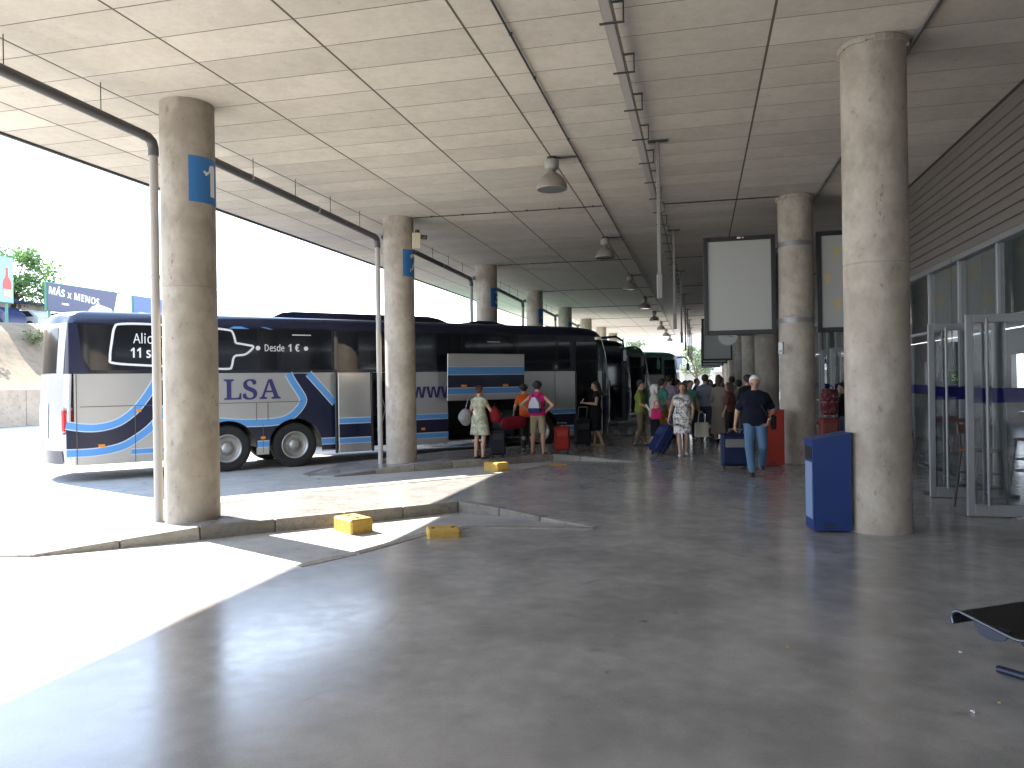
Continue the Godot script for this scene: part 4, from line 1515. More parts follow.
func build_columns() -> void:
	var rng := RandomNumberGenerator.new()
	rng.seed = 77
	var words := ["one", "two", "three", "four", "five", "six", "seven", "eight", "nine"]
	for k in 8:
		var c := thing("concrete_column", "round concrete column carrying the blue bay number %s" % words[k], "column", V(COL_L, 0, 8.71 + PITCH * k), 0, "columns along the bus bays")
		var m := tinted(M.column, rng.randf_range(.94, 1.1), Vector3(rng.randf(), rng.randf(), rng.randf()))
		put("shaft", column_shaft(-.16, 2.96), m, c)
		var sg := part("number_sign", curved_plate(CR, .004, -.92, .92, 4.02, 4.60), M.blue_sign, c)
		put("numeral", bent_text(str(k + 1), .40, CR + .006), M.white, sg).position = Vector3(0, 4.31, 0)
		var g := thing("gutter_pipe", "dark rain pipe hung on rods, dropping beside the column of bay %s" % words[k], "pipe", V(-6.87, 0, 8.67 + PITCH * k), 0, "rain pipes along the bus bays")
		var st := S()
		tube(st, [V(0, 5.0, -PITCH + .35), V(0, 4.92, -.16)], .062, 12)
		part("pipe_run", st, M.pipe, g)
		st = S()
		tube(st, [V(0, 4.92, -.2), V(0, 4.915, -.10), V(0, 4.88, -.03), V(0, 4.80, 0), V(0, 4.70, 0)], .066, 12)
		part("elbow", st, M.pipe, g)
		st = S()
		tube(st, [V(0, 4.72, 0), V(0, -.14, 0)], .055, 12)
		part("downpipe", st, M.downpipe, g)
		st = S()
		for y in [3.1, 1.2]:
			tube(st, [V(0, y, 0), V(0, y + .05, 0)], .060, 12)
		for i in 2:
			tube(st, [V(0, 4.985 - i * .03, -PITCH + 2.2 + i * 2.2), V(0, 4.985 - i * .03, -PITCH + 2.26 + i * 2.2)], .066, 12)
		part("pipe_collars", st, M.downpipe, g)
		for i in 5:
			st = S()
			var s := -PITCH + 1.0 + i * 1.32
			tube(st, [V(0, 4.99, s), V(0, CEIL, s)], .006, 5)
			part("hanger_rod", st, M.dark_steel, g)
	for k in 8:
		var lab: String = ["broad round concrete column beside the blue bin", "round concrete column beside the red bin, a board clamped on each side"][k] if k < 2 else "round concrete column on the building side, opposite bay %s" % BAY[k]
		var c := thing("concrete_column", lab, "column", V(COL_R, 0, 9.2 + PITCH * k), 0, "" if k < 2 else "far columns on the building side")
		var m := tinted(M.column, rng.randf_range(.92, 1.06), Vector3(rng.randf(), rng.randf(), rng.randf()))
		put("shaft", column_shaft(-.02, 2.91), m, c)
		var st := S()
		for i in 24:   # rough mortar left round the head
			var a := TAU * i / 24
			var hh := .05 + .04 * rng.randf()
			box(st, Vector3(cos(a) * (CR + .005), CEIL - hh * .5 - .001, -sin(a) * (CR + .005)), Vector3(.035 + .02 * rng.randf(), hh, .11), .008, Basis(Vector3.UP, a))
		part("mortar_collar", st, m, c)

func build_building(rng: RandomNumberGenerator) -> void:
	var b := thing("station_building", "station building with a glazed front under a band of horizontal louvres", "building", V(WALL, 0, 0))
	var st := S()
	box(st, V(.12, 4.45, 12), Vector3(.10, 1.74, 104))
	part("wall_panel", st, M.louver, b)
	var sm := S()
	box(sm, Vector3.ZERO, Vector3(.035, .145, 104), .010, Basis(Vector3.BACK, -.06))
	sm.generate_normals()
	var slat := sm.commit()
	for i in 11:
		put("louvre_slat", slat, M.louver, b).position = V(.03, 3.655 + i * .153, 12)
	st = S()
	box(st, V(.05, 3.53, 12), Vector3(.16, .09, 104), .008)
	part("lintel", st, M.alu, b)
	st = S()
	box(st, V(.04, 5.28, 12), Vector3(.06, .07, 104), .006)
	part("top_trim", st, M.louver, b)
	# interior: back wall with windows, drop ceiling, end walls
	st = S()
	for i in 13:
		var s := -14 + i * 6.0
		box(st, V(8.0, 1.75, s + 2.4), Vector3(.2, 3.5, 4.8))
		box(st, V(8.0, .6, s + 5.4), Vector3(.2, 1.2, 1.2))
		box(st, V(8.0, 3.0, s + 5.4), Vector3(.2, 1.0, 1.2))
	box(st, V(8.0, 1.75, -27), Vector3(.2, 3.5, 26))
	part("back_wall", st, plain(.20, .18, .16, .8), b)
	st = S()
	box(st, V(4.1, 3.60, 12), Vector3(7.9, .08, 104))
	part("drop_ceiling", st, plain(.25, .24, .22, .9), b)
	for s in [-40.0, 64.0]:
		st = S()
		box(st, V(4.1, 1.77, s), Vector3(8.0, 3.5, .2))
		part("end_wall", st, M.louver, b)
	st = S()
	box(st, V(.08, 1.75, -26), Vector3(.08, 3.4, 28))
	part("end_panel", st, M.louver, b)
	# mullions, transoms, panes
	var mm := S()
	box(mm, Vector3(0, 1.745, 0), Vector3(.10, 3.49, .06), .006)
	mm.generate_normals()
	var mull := mm.commit()
	var bm := S()
	box(bm, Vector3.ZERO, Vector3(.09, .055, 1.555), .005)
	bm.generate_normals()
	var bar := bm.commit()
	var low := S()
	box(low, Vector3.ZERO, Vector3(.012, 2.36, 1.555))
	low.generate_normals()
	var lowm := low.commit()
	var up := S()
	box(up, Vector3.ZERO, Vector3(.012, .97, 1.555))
	up.generate_normals()
	var upm := up.commit()
	var bd := S()
	box(bd, Vector3.ZERO, Vector3(.004, .17, 1.55))
	bd.generate_normals()
	var bandm := bd.commit()
	var w := 1.62
	for i in range(-13, 33):
		var s := 10.2 + i * w
		put("mullion", mull, M.alu, b).position = V(.05, 0, s)
		put("transom", bar, M.alu, b).position = V(.05, 2.46, s + w * .5)
		put("upper_pane", upm, M.glass, b).position = V(.05, 2.975, s + w * .5)
		if i == 0 or i == 6:
			continue
		put("sill", bar, M.alu_dark, b).position = V(.05, .03, s + w * .5)
		var p := put("pane", lowm, M.glass, b)
		p.position = V(.05, 1.245, s + w * .5)
		put("blue_band", bandm, M.band, p).position = V(-.009, .2, 0)
	# two glass doors standing open towards the platform
	for k in 4:
		var s: float = [10.2, 11.82, 10.2 + w * 6, 10.2 + w * 7][k]
		var d := Node3D.new()
		d.name = child_name(b, "glass_door")
		b.add_child(d, true)
		d.position = V(-.87, 0, s + (.035 if k % 2 == 0 else -.035))
		st = S()
		for q in [[.04, 1.21, .08, 2.40], [.83, 1.21, .08, 2.40]]:
			box(st, Vector3(q[0], q[1], 0), Vector3(q[2], q[3], .05), .005)
		box(st, Vector3(.435, 2.36, 0), Vector3(.71, .10, .05), .005)
		box(st, Vector3(.435, .08, 0), Vector3(.71, .14, .05), .005)
		part("door_frame", st, M.alu, d)
		st = S()
		box(st, Vector3(.435, 1.23, 0), Vector3(.71, 2.16, .010))
		part("door_pane", st, M.glass, d)
		st = S()
		box(st, Vector3(.435, 1.445, .009), Vector3(.708, .175, .004))
		part("blue_band", st, M.band, d)
		for z in [.075, -.075]:
			st = S()
			tube(st, [Vector3(.21, .14, z), Vector3(.21, 2.35, z)], .017, 10)
			for y in [.3, 2.2]:
				tube(st, [Vector3(.21, y, z), Vector3(.21, y, 0)], .009, 6)
			part("pull_handle", st, M.steel, d)

func leaves(rng: RandomNumberGenerator, clumps: Array, count: int, size: float) -> ArrayMesh:   # clumps: [centre, radius]
	var v := PackedVector3Array()
	var nn := PackedVector3Array()
	for i in count:
		var c: Array = clumps[rng.randi() % clumps.size()]
		var d := Vector3(rng.randfn(), rng.randfn(), rng.randfn()).normalized()
		var p: Vector3 = c[0] + d * c[1] * pow(rng.randf(), .45) * Vector3(1, .8, 1)
		var n := (d + Vector3(rng.randfn(), rng.randfn(), rng.randfn()) * .6).normalized()
		var a := n.cross(Vector3(rng.randfn(), rng.randfn(), rng.randfn())).normalized() * size * rng.randf_range(.6, 1.3)
		var b := n.cross(a).normalized() * a.length() * .5
		for t in [p - a, p + b, p + a, p - a, p + a, p - b]:
			v.append(t)
			nn.append(n)
	var arr := []
	arr.resize(Mesh.ARRAY_MAX)
	arr[Mesh.ARRAY_VERTEX] = v
	arr[Mesh.ARRAY_NORMAL] = nn
	var m := ArrayMesh.new()
	m.add_surface_from_arrays(Mesh.PRIMITIVE_TRIANGLES, arr)
	return m

func tree(label: String, at: Vector3, h: float, r: float, sd: int, cnt: int, lf: float, col: Color, group := "") -> void:
	var rng := RandomNumberGenerator.new()
	rng.seed = sd
	var t := thing("leafy_tree", label, "tree", at, 0, group)
	var st := S()
	var top := h * .45
	tube(st, [Vector3.ZERO, Vector3(.1, top * .5, .05), Vector3(-.05, top, 0)], [h * .035, h * .028, h * .02], 8)
	var clumps := []
	for i in 16:
		var a := TAU * i / 16.0 * 2.4
		var y := h * lerpf(.42, .9, rng.randf())
		var rr := r * sqrt(maxf(0.1, 1.0 - pow((y / h - .62) / .4, 2))) * rng.randf_range(.35, .85)
		var p := Vector3(cos(a) * rr, y, sin(a) * rr)
		tube(st, [Vector3(-.05, top * rng.randf_range(.7, 1.0), 0), p], [h * .014, h * .004], 5)
		clumps.append([p, r * rng.randf_range(.22, .40)])
	part("trunk", st, plain(.10, .075, .05, .9), t)
	var lm := plain(col.r, col.g, col.b, .7)
	lm.backlight_enabled = true
	lm.backlight = lin(col.r * .8, col.g * .9, col.b * .5)
	put("crown", leaves(rng, clumps, cnt, lf), lm, t)

func billboard(label: String, at: Vector3, w: float, h: float, face: Material, legs: Array, turn: float) -> Node3D:
	var b := thing("billboard", label, "billboard", at, turn)
	var st := S()
	box(st, Vector3(0, h * .5, -.1), Vector3(w + .15, h + .15, .16), .02)
	part("frame", st, M.green_pole, b)
	st = S()
	box(st, Vector3(0, h * .5, .0), Vector3(w, h, .05))
	part("poster", st, face, b)
	for x in legs:
		st = S()
		tube(st, [Vector3(x, 0, -.12), Vector3(x, -3.4, -.12)], .09, 8)
		part("post", st, M.green_pole, b)
	return b

func build_background(rng: RandomNumberGenerator) -> void:
	M.green_pole = plain(.08, .22, .15, .6)
	var st := S()
	for i in 30:
		box(st, V(-33.2, .78, 4 + i * 4.0 + 2), Vector3(.4, 1.86, 3.98), .02)
	var wl := part("retaining_wall", st, mottled(Color(.40, .31, .22), Color(.32, .25, .18), Color(.18, .15, .12), .8, .08, 180, 5.0, 256, 111, .9), self)
	tag(wl, "low beige concrete retaining wall below the dry bank", "wall")
	# dry bank behind the wall
	var f := FastNoiseLite.new()
	f.seed = 9
	f.frequency = .12
	var soil := mottled(Color(.19, .125, .075), Color(.14, .10, .055), Color(.09, .095, .04), .9, .2, 150, 7.0, 512, 121, .95)
	st = S()
	st.set_smooth_group(1)
	var g := []
	for i in 26:
		var row := []
		for j in 62:
			var l := -33.4 - i * 1.1
			var s := 2.0 + j * 2.0
			var y: float = 1.55 + 4.6 * smoothstep(0, 10, i * 1.1) + f.get_noise_2d(l, s) * .5 * minf(1, i * .5)
			row.append(V(l, y, s))
		g.append(row)
	for i in 25:
		for j in 61:
			quad_out(st, g[i][j], g[i + 1][j], g[i + 1][j + 1], g[i][j + 1], Vector3.UP)
	var bank := part("embankment", st, soil, self)
	struct(bank, "dry brown bank with scrub above the retaining wall")
	# scrub on the bank
	var sc := plain(.13, .14, .06, .8)
	for i in 9:
		var s := 30.0 + i * 4.1 + rng.randf() * 2
		var l := -37.5 - rng.randf() * 5.0
		var y := 1.55 + 4.6 * smoothstep(0.0, 10.0, -33.4 - l)
		var b := thing("scrub_bush", "small dull green bush growing on the dry bank", "bush", V(l, y, s), 0, "bushes on the dry bank")
		st = S()
		tube(st, [Vector3(0, -.2, 0), Vector3(0, .5, 0)], .05, 5)
		part("stem", st, plain(.10, .075, .05, .9), b)
		put("foliage", leaves(rng, [[Vector3(0, .45, 0), .7], [Vector3(.5, .35, .3), .5], [Vector3(-.4, .4, -.3), .5]], 420, .10), sc, b)
	tree("broad leafy tree on the bank beside the bottle billboard", V(-49, 6.0, 46.5), 6.3, 3.6, 41, 5200, .15, Color(.07, .13, .035))
	# billboards along the top of the bank
	var b1 := billboard("tall pale blue billboard with a red bottle picture on the bank", V(-45, 7.58, 41.4), 2.6, 3.0, plain(.25, .42, .62, .6), [0.9], PI * .5)
	var bot := PackedVector2Array()
	for q in spline([Vector2(0.0, 0), Vector2(.30, .02), Vector2(.33, .3), Vector2(.33, .9), Vector2(.26, 1.15), Vector2(.11, 1.4), Vector2(.09, 1.85), Vector2(.10, 1.95), Vector2(0.0, 1.96)], 3):
		bot.append(q)
	var bot2 := PackedVector2Array()
	for i in range(bot.size() - 2, 0, -1):
		bot2.append(Vector2(-bot[i].x, bot[i].y))
	bot.append_array(bot2)
	st = S()
	prism(st, bot, 0, .012, Transform3D(Basis(), Vector3(.82, .35, .027)))
	var pb := part("bottle_print", st, plain(.45, .09, .07, .6), b1)
	st = S()
	box(st, Vector3(.82, .62, .043), Vector3(.6, .5, .006))
	part("bottle_label", st, plain(.6, .38, .25, .6), pb)
	var b2 := billboard("long slate billboard with slanted white lettering on the bank", V(-45, 7.35, 49.1), 7.2, 1.95, plain(.085, .085, .13, .6), [-3.3, 0.5, 3.3], PI * .5)
	var lt := lettering("lettering", "MÁS x MENOS", .52, M.white, b2, Vector3(-1.1, 1.22, .03), false, true, .01)
	lt.rotation.z = -.09
	st = S()
	box(st, Vector3(-2.0, .55, .03), Vector3(.62, .13, .01))
	part("small_print", st, M.white, b2)
	st = S()
	prism(st, PackedVector2Array([Vector2(-.9, .1), Vector2(1.9, .1), Vector2(1.6, .62), Vector2(.3, .85), Vector2(-.4, .6)]), 0, .01, Transform3D(Basis(), Vector3(.9, .0, .027)))
	part("white_print", st, plain(.6, .6, .63, .6), b2)
	st = S()
	prism(st, PackedVector2Array([Vector2(2.7, .05), Vector2(3.5, .05), Vector2(3.5, 1.9), Vector2(3.2, 1.9)]), 0, .01, Transform3D(Basis(), Vector3(0, .0, .027)))
	part("white_edge_print", st, M.white, b2)
	var b3 := billboard("smaller blue grey billboard with a pale line of print on the bank", V(-45, 7.35, 57.4), 6.6, 1.9, plain(.10, .14, .30, .6), [-2.6, 2.6], PI * .5)
	st = S()
	box(st, Vector3(0, .55, .03), Vector3(5.4, .18, .008))
	part("pale_print", st, plain(.5, .55, .65, .6), b3)
	# open shelter with a dark blue roof and parked cars on top of the bank
	var sh := thing("carport", "low carport with a dark blue roof on top of the bank", "carport", V(-50, 6.1, 47.5), PI * .5)
	st = S()
	box(st, Vector3(0, 2.0, 0), Vector3(8.5, .22, 4.0), .03)
	part("roof", st, plain(.03, .04, .12, .5), sh)
	for x in [-4.0, -1.3, 1.4, 4.0]:
		for z in [-1.8, 1.8]:
			st = S()
			tube(st, [Vector3(x, -.2, z), Vector3(x, 1.9, z)], .06, 6)
			part("post", st, M.dark_steel, sh)
	var cols := [["dark blue", Color(.02, .03, .10)], ["white", Color(.6, .6, .6)], ["dark grey", Color(.05, .05, .055)]]
	for i in 3:
		far_car("%s car parked on top of the bank under the carport" % cols[i][0], V(-49.0, 6.12, 44.9 + i * 2.6), PI, cols[i][1])
	# the far end of the yard: white building, trees, pale blocks
	var fb := thing("far_building", "sunlit pale building with a colonnade beyond the end of the canopy", "building", V(-9, -.15, 118))
	st = S()
	box(st, Vector3(0, 4.6, -6), Vector3(46, 9.2, 8), .05)
	part("wall", st, plain(.62, .58, .52, .8), fb)
	for i in 12:
		st = S()
		box(st, Vector3(-21 + i * 3.8, 4.5, -1.95), Vector3(1.7, 2.2, .12))
		var wd := part("window", st, plain(.12, .14, .16, .2), fb)
		st = S()
		box(st, Vector3(-21 + i * 3.8, 3.34, -1.85), Vector3(1.9, .1, .3))
		part("sill", st, M.white, wd)
	for i in 10:
		st = S()
		tube(st, [Vector3(-20 + i * 4.4, 0, 0), Vector3(-20 + i * 4.4, 3.0, 0)], .35, 12)
		part("pillar", st, plain(.6, .57, .5, .8), fb)
	st = S()
	box(st, Vector3(0, 3.15, -.6), Vector3(44, .3, 3.4), .02)
	part("porch_roof", st, M.white, fb)
	for i in 5:
		tree("rounded green tree beyond the far end of the canopy", V(-26 + i * 8.2 + rng.randf() * 2, -.15, 92 + rng.randf() * 10), 6.5 + rng.randf() * 2, 2.8, 300 + i, 1500, .22, Color(.12, .14, .085), "trees beyond the canopy")

func far_car(label: String, at: Vector3, turn: float, col: Color) -> void:
	var c := thing("parked_car", label, "car", at, turn, "cars on top of the bank")
	var st := S()
	prism(st, PackedVector2Array([Vector2(-2.0, .3), Vector2(2.0, .3), Vector2(2.05, .7), Vector2(1.3, .9), Vector2(.7, 1.42), Vector2(-1.2, 1.45), Vector2(-1.95, .95)]), -.8, .8)
	part("body", st, plain(col.r, col.g, col.b, .25), c)
	for z in [-.805, .795]:
		st = S()
		prism(st, PackedVector2Array([Vector2(-1.6, .95), Vector2(1.1, .95), Vector2(.6, 1.35), Vector2(-1.1, 1.38)]), z, z + .01)
		part("side_window", st, M.black, c)
	for x in [-1.25, 1.3]:
		for z in [-.75, .75]:
			st = S()
			tube(st, [Vector3(x, .32, z - .1), Vector3(x, .32, z + .1)], .32, 14)
			part("wheel", st, M.rubber, c)

# ---------------------------------------------------------------- things on and above the platform
func build_things() -> void:
	var st: SurfaceTool
	# yellow wheel stops
	var ys := [["yellow painted concrete block against the kerb of the first finger, sunlit top", -4.255, 8.93, -.15, -.63, Vector3(.47, .20, .31)], ["yellow painted concrete block with a worn top at the head of the first bay", -2.80, 8.15, -.06, .42, Vector3(.36, .16, .36)],
		["yellow painted concrete block below the olive dress", -4.17, 15.60, -.15, -.63, Vector3(.47, .20, .31)], ["flat yellow block at the head of the second bay", -2.86, 15.50, -.08, .42, Vector3(.38, .11, .36)]]
	for q in ys:
		var b := thing("wheel_stop", q[0], "block", V(q[1], q[3], q[2]), q[4], "yellow blocks in the bays")
		st = S()
		box(st, Vector3(0, q[5].y * .5 - .02, 0), q[5], .02)
		part("block", st, M.yellow, b)
		st = S()
		for x in [-.11, .11]:
			tube(st, [Vector3(x, q[5].y - .03, 0), Vector3(x, q[5].y - .012, 0)], .022, 8)
		part("anchor_bolts", st, M.dark_steel, b)
	# bell lamps
	var first: Node3D = null
	for k in 8:
		var at := V(-2.28, CEIL, 12.3 + PITCH * k)
		if k > 0:
			var c := first.duplicate()
			c.name = numbered("bell_lamp")
			add_child(c)
			c.position = at
			c.set_meta("label", "grey bell shaped lamp hanging between the columns of bays %s and %s" % [BAY[k], BAY[k + 1]])
			continue
		first = thing("bell_lamp", "grey bell shaped lamp hanging between the columns of bays one and two", "lamp", at, 0, "bell lamps along the conduit")
		st = S()
		tube(st, [Vector3(0, 0, 0), Vector3(0, -.035, 0)], .075, 14)
		tube(st, [Vector3(.05, -.025, 0), Vector3(.43, -.025, 0)], .014, 6)
		part("ceiling_mount", st, M.dark_steel, first)
		st = S()
		lathe(st, [Vector2(.0, -.20), Vector2(.10, -.198), Vector2(.115, -.18), Vector2(.118, -.07), Vector2(.11, -.05), Vector2(.05, -.03), Vector2(0, -.03)], 24)
		part("gear_housing", st, plain(.30, .29, .27, .45), first)
		st = S()
		lathe(st, [Vector2(.235, -.525), Vector2(.245, -.53), Vector2(.25, -.51), Vector2(.235, -.43), Vector2(.19, -.345), Vector2(.12, -.285), Vector2(.075, -.26), Vector2(.06, -.21)], 32)
		part("shade", st, plain(.26, .235, .205, .4), first)
		st = S()
		tube(st, [Vector3(0, -.512, 0), Vector3(0, -.520, 0)], .232, 28)
		part("lens", st, plain(.16, .165, .16, .15), first)
	# advertising boards clamped to the columns
	for k in range(1, 8):
		for sd in [-1, 1]:
			if (sd == 1 and k > 1) or k == 2 or k == 3:
				continue
			var lab := ""
			if k == 1:
				lab = "large blank white board in a black frame on the column by the red bin" if sd < 0 else "white board with yellow marks in a black frame beside the shop front"
			else:
				lab = "blank white framed board on the building-side column opposite bay %s" % BAY[k] if sd < 0 else "blank framed board beside the shop front farther along"
			var s := 9.2 + PITCH * k
			var b := thing("advertising_board", lab, "board", V(COL_R + sd * (CR + .06 + .70), 2.59, s), 0, "" if k == 1 else ("far boards on the columns" if sd < 0 else ""))
			st = S()
			for x in [-.66, .66]:
				box(st, Vector3(x, 1.0, 0), Vector3(.085, 2.0, .13), .008)
			for y in [.045, 1.955]:
				box(st, Vector3(0, y, 0), Vector3(1.235, .09, .13), .008)
			part("frame", st, M.black, b)
			st = S()
			box(st, Vector3(0, 1.0, 0), Vector3(1.235, 1.82, .05))
			part("panel", st, plain(.36, .365, .34, .35), b)
			if k == 1 and sd < 0:
				st = S()
				box(st, Vector3(.0, 1.962, .067), Vector3(.07, .035, .004))
				box(st, Vector3(.08, 1.962, .067), Vector3(.04, .02, .004))
				part("maker_mark", st, M.white, b)
			if k == 1 and sd > 0:
				for i in 9:
					var px := -.42 + (i % 3) * .42 + (.10 if (i / 3) % 2 == 0 else -.08)
					var py := 1.55 - (i / 3) * .52
					st = S()
					prism(st, ribbon([Vector2(-.08, .10), Vector2(-.02, .02), Vector2(.0, -.10)], .03), 0, .004)
					prism(st, ribbon([Vector2(.07, .11), Vector2(.03, .02), Vector2(.0, .0)], .028), 0, .004)
					prism(st, ribbon([Vector2(-.06, .10), Vector2(.05, .11)], .022), .001, .005)
					var mk := part("yellow_mark", st, plain(.55, .40, .09, .6), b)
					mk.position = Vector3(px, py, .026)
			for y in [.24, 1.76]:
				st = S()
				var n := 24
				for i in n:
					var a0 := TAU * i / n
					var a1 := TAU * (i + 1) / n
					var c := Vector3(-sd * (CR + .76), 0, 0)
					var p0 := c + Vector3(cos(a0), 0, sin(a0)) * (CR + .006)
					var p1 := c + Vector3(cos(a1), 0, sin(a1)) * (CR + .006)
					quad_out(st, p0 + Vector3(0, y - .05, 0), p1 + Vector3(0, y - .05, 0), p1 + Vector3(0, y + .05, 0), p0 + Vector3(0, y + .05, 0), p0 - c)
				box(st, Vector3(-sd * .71, y, 0), Vector3(.04, .07, .06))
				if sd < 0 or k > 1:
					part("clamp_band", st, M.steel, b)
	# bins
	var bin := thing("litter_bin", "tall blue metal bin with a sloping top beside the near column", "bin", V(1.36, 0, 9.12), .12)
	bin_shape(bin, plain(.008, .030, .14, .4), plain(.16, .22, .36, .5))
	var rbn := thing("litter_bin", "tall red bin beside the column carrying the boards", "bin", V(1.34, 0, 15.75), .12)
	bin_shape(rbn, plain(.30, .022, .010, .45), plain(.35, .06, .03, .5))
	# camera box on the second column, clock and small box on the building-side columns
	var cm := thing("camera_box", "cream box with a small dark camera on the second numbered column", "camera", V(COL_L + .46, 4.78, 15.78), .4)
	st = S()
	box(st, Vector3(0, 0, 0), Vector3(.18, .34, .22), .012)
	part("housing", st, plain(.50, .46, .34, .6), cm)
	st = S()
	tube(st, [Vector3(.06, .10, .0), Vector3(.22, .07, .05)], .05, 10)
	tube(st, [Vector3(.02, .16, 0), Vector3(.02, .24, 0)], .05, 10)
	part("camera_head", st, M.dark_steel, cm)
	var bx := thing("small_white_box", "small white box on the column below the blank board", "box", V(1.56, 2.28, 15.96), -.6)
	st = S()
	box(st, Vector3(0, 0, 0), Vector3(.10, .24, .07), .012)
	part("case", st, plain(.5, .5, .49, .4), bx)
	st = S()
	box(st, Vector3(0, -.06, .037), Vector3(.05, .05, .006))
	part("grille", st, M.alu_dark, bx)
	var ck := thing("wall_clock", "round pale clock on the third building-side column", "clock", V(.80, 2.95, 23.1))
	st = S()
	tube(st, [Vector3(0, 0, .06), Vector3(0, 0, -.06)], .30, 28)
	part("case", st, M.alu, ck)
	st = S()
	tube(st, [Vector3(0, 0, .061), Vector3(0, 0, .065)], .27, 28)
	part("dial", st, plain(.45, .45, .43, .4), ck)
	st = S()
	box(st, Vector3(.0, .06, .068), Vector3(.014, .16, .004))
	box(st, Vector3(.07, -.03, .072), Vector3(.17, .014, .004), 0, Basis(Vector3.BACK, -.3))
	part("hands", st, M.black, ck)
	st = S()
	tube(st, [Vector3(.1, 0, 0), Vector3(.75, 0, .2)], .025, 8)
	part("bracket", st, M.dark_steel, ck)
	# exit sign, belt, stools and tables at the cafe
	var ex := thing("exit_sign", "dark green exit sign hanging behind the glass doors", "sign", V(4.10, 1.56, 13.5))
	st = S()
	box(st, Vector3(0, .10, 0), Vector3(.56, .20, .02), .004)
	part("plate", st, plain(.015, .07, .02, .4), ex)
	lettering("lettering", "SALIDA", .10, plain(.28, .55, .10, .5), ex, Vector3(0, .095, .013), false, true, .003)
	for x in [-.22, .22]:
		st = S()
		tube(st, [Vector3(x, .2, 0), Vector3(x, 2.0, 0)], .006, 5)
		part("wire", st, M.dark_steel, ex)
	var bl := thing("belt_barrier", "dark red belt barrier across the doorway between two posts", "barrier", V(3.2, 0, 11.98))
	for x in [0.0, .9]:
		st = S()
		tube(st, [Vector3(x, .0, 0), Vector3(x, .025, 0)], .15, 20)
		tube(st, [Vector3(x, .02, 0), Vector3(x, 1.10, 0)], .03, 12)
		part("post", st, M.dark_steel, bl)
	st = S()
	box(st, Vector3(.45, 1.06, 0), Vector3(.86, .055, .006))
	part("belt", st, plain(.20, .015, .03, .7), bl)
	M.wood = plain(.12, .055, .025, .45)
	M.dark_wood = plain(.035, .02, .013, .5)
	var spots := [[3.42, 10.85, .3, "wooden bar stool standing in the open doorway between the doors"], [4.55, 11.0, 1.2, "bar stool inside the cafe beside the near tall table"], [5.25, 11.7, 2.6, "bar stool inside the cafe behind the near tall table"], [4.7, 12.7, -1.0, "bar stool inside the cafe between the two tall tables"], [5.5, 13.9, .7, "bar stool inside the cafe beside the far tall table"], [3.35, 14.6, 1.7, "dark bar stool on the platform beside the shop front"], [3.45, 15.4, .2, "second dark bar stool on the platform, farther along the shop front"]]
	for q in spots:
		bar_stool(q[3], V(q[0], 0, q[1]), q[2])
	for q in [[4.95, 11.35, "round tall table inside the cafe near the doors"], [5.1, 13.3, "round tall table deeper inside the cafe"]]:
		var t := thing("bar_table", q[2], "table", V(q[0], 0, q[1]))
		st = S()
		lathe(st, [Vector2(0, 1.08), Vector2(.36, 1.08), Vector2(.375, 1.09), Vector2(.375, 1.105), Vector2(.36, 1.115), Vector2(0, 1.115)], 28)
		part("table_top", st, plain(.10, .10, .10, .15), t)
		st = S()
		tube(st, [Vector3(0, .02, 0), Vector3(0, 1.08, 0)], .04, 12)
		part("pedestal", st, M.dark_steel, t)
		st = S()
		lathe(st, [Vector2(.28, 0), Vector2(.28, .015), Vector2(.06, .04), Vector2(0, .04)], 24)
		part("foot", st, M.dark_steel, t)
	# waiting bench at the edge of the frame
	var bn := thing("waiting_bench", "black perforated metal waiting bench with curled seat edge and bright rim", "bench", V(1.29, 0, 4.50), .58)
	var prof := spline([Vector2(-.015, .375), Vector2(-.02, .42), Vector2(.015, .445), Vector2(.06, .44), Vector2(.22, .412), Vector2(.33, .395), Vector2(.39, .405), Vector2(.42, .46), Vector2(.50, .80)], 4)
	for k in 3:
		var x0 := k * .58
		st = S()
		st.set_smooth_group(1)
		for i in prof.size() - 1:
			var a := Vector3(x0, prof[i].y, prof[i].x)
			var b := Vector3(x0, prof[i + 1].y, prof[i + 1].x)
			var w := Vector3(.52, 0, 0)
			quad_out(st, a, b, b + w, a + w, Vector3(0, 1, .2))
			quad_out(st, a - Vector3(0, .006, 0), b - Vector3(0, .006, 0), b + w - Vector3(0, .006, 0), a + w - Vector3(0, .006, 0), Vector3(0, -1, -.2))
		var seat := part("seat", st, plain(.012, .012, .014, .35, .2), bn)
		for x in [x0, x0 + .52]:
			st = S()
			var pp := []
			for v in prof:
				pp.append(Vector3(x, v.y, v.x))
			tube(st, pp, .009, 8)
			part("rim_tube", st, plain(.10, .11, .14, .25, .7), seat)
		st = S()
		var arc := PackedVector2Array()
		for i in 13:
			arc.append(Vector2(.18 + cos(PI + PI * i / 12) * .10, .412 + sin(PI + PI * i / 12) * .075))
		prism(st, arc, x0 + .03, x0 + .05, Transform3D(Basis(Vector3(0, 0, 1), Vector3(0, 1, 0), Vector3(1, 0, 0)), Vector3.ZERO))
		part("seat_bracket", st, plain(.02, .026, .05, .4), seat)
	st = S()
	box(st, Vector3(1.0, .27, .12), Vector3(1.3, .06, .06), .01)
	part("beam", st, M.black, bn)
	for x in [.48, 1.5]:
		st = S()
		box(st, Vector3(x, .15, .12), Vector3(.05, .24, .05), .008)
		tube(st, [Vector3(x, .022, -.14), Vector3(x, .045, .2), Vector3(x, .022, .56)], .022, 8)
		part("leg", st, plain(.015, .02, .045, .35, .3), bn)
	# litter
	var rng := RandomNumberGenerator.new()
	rng.seed = 3
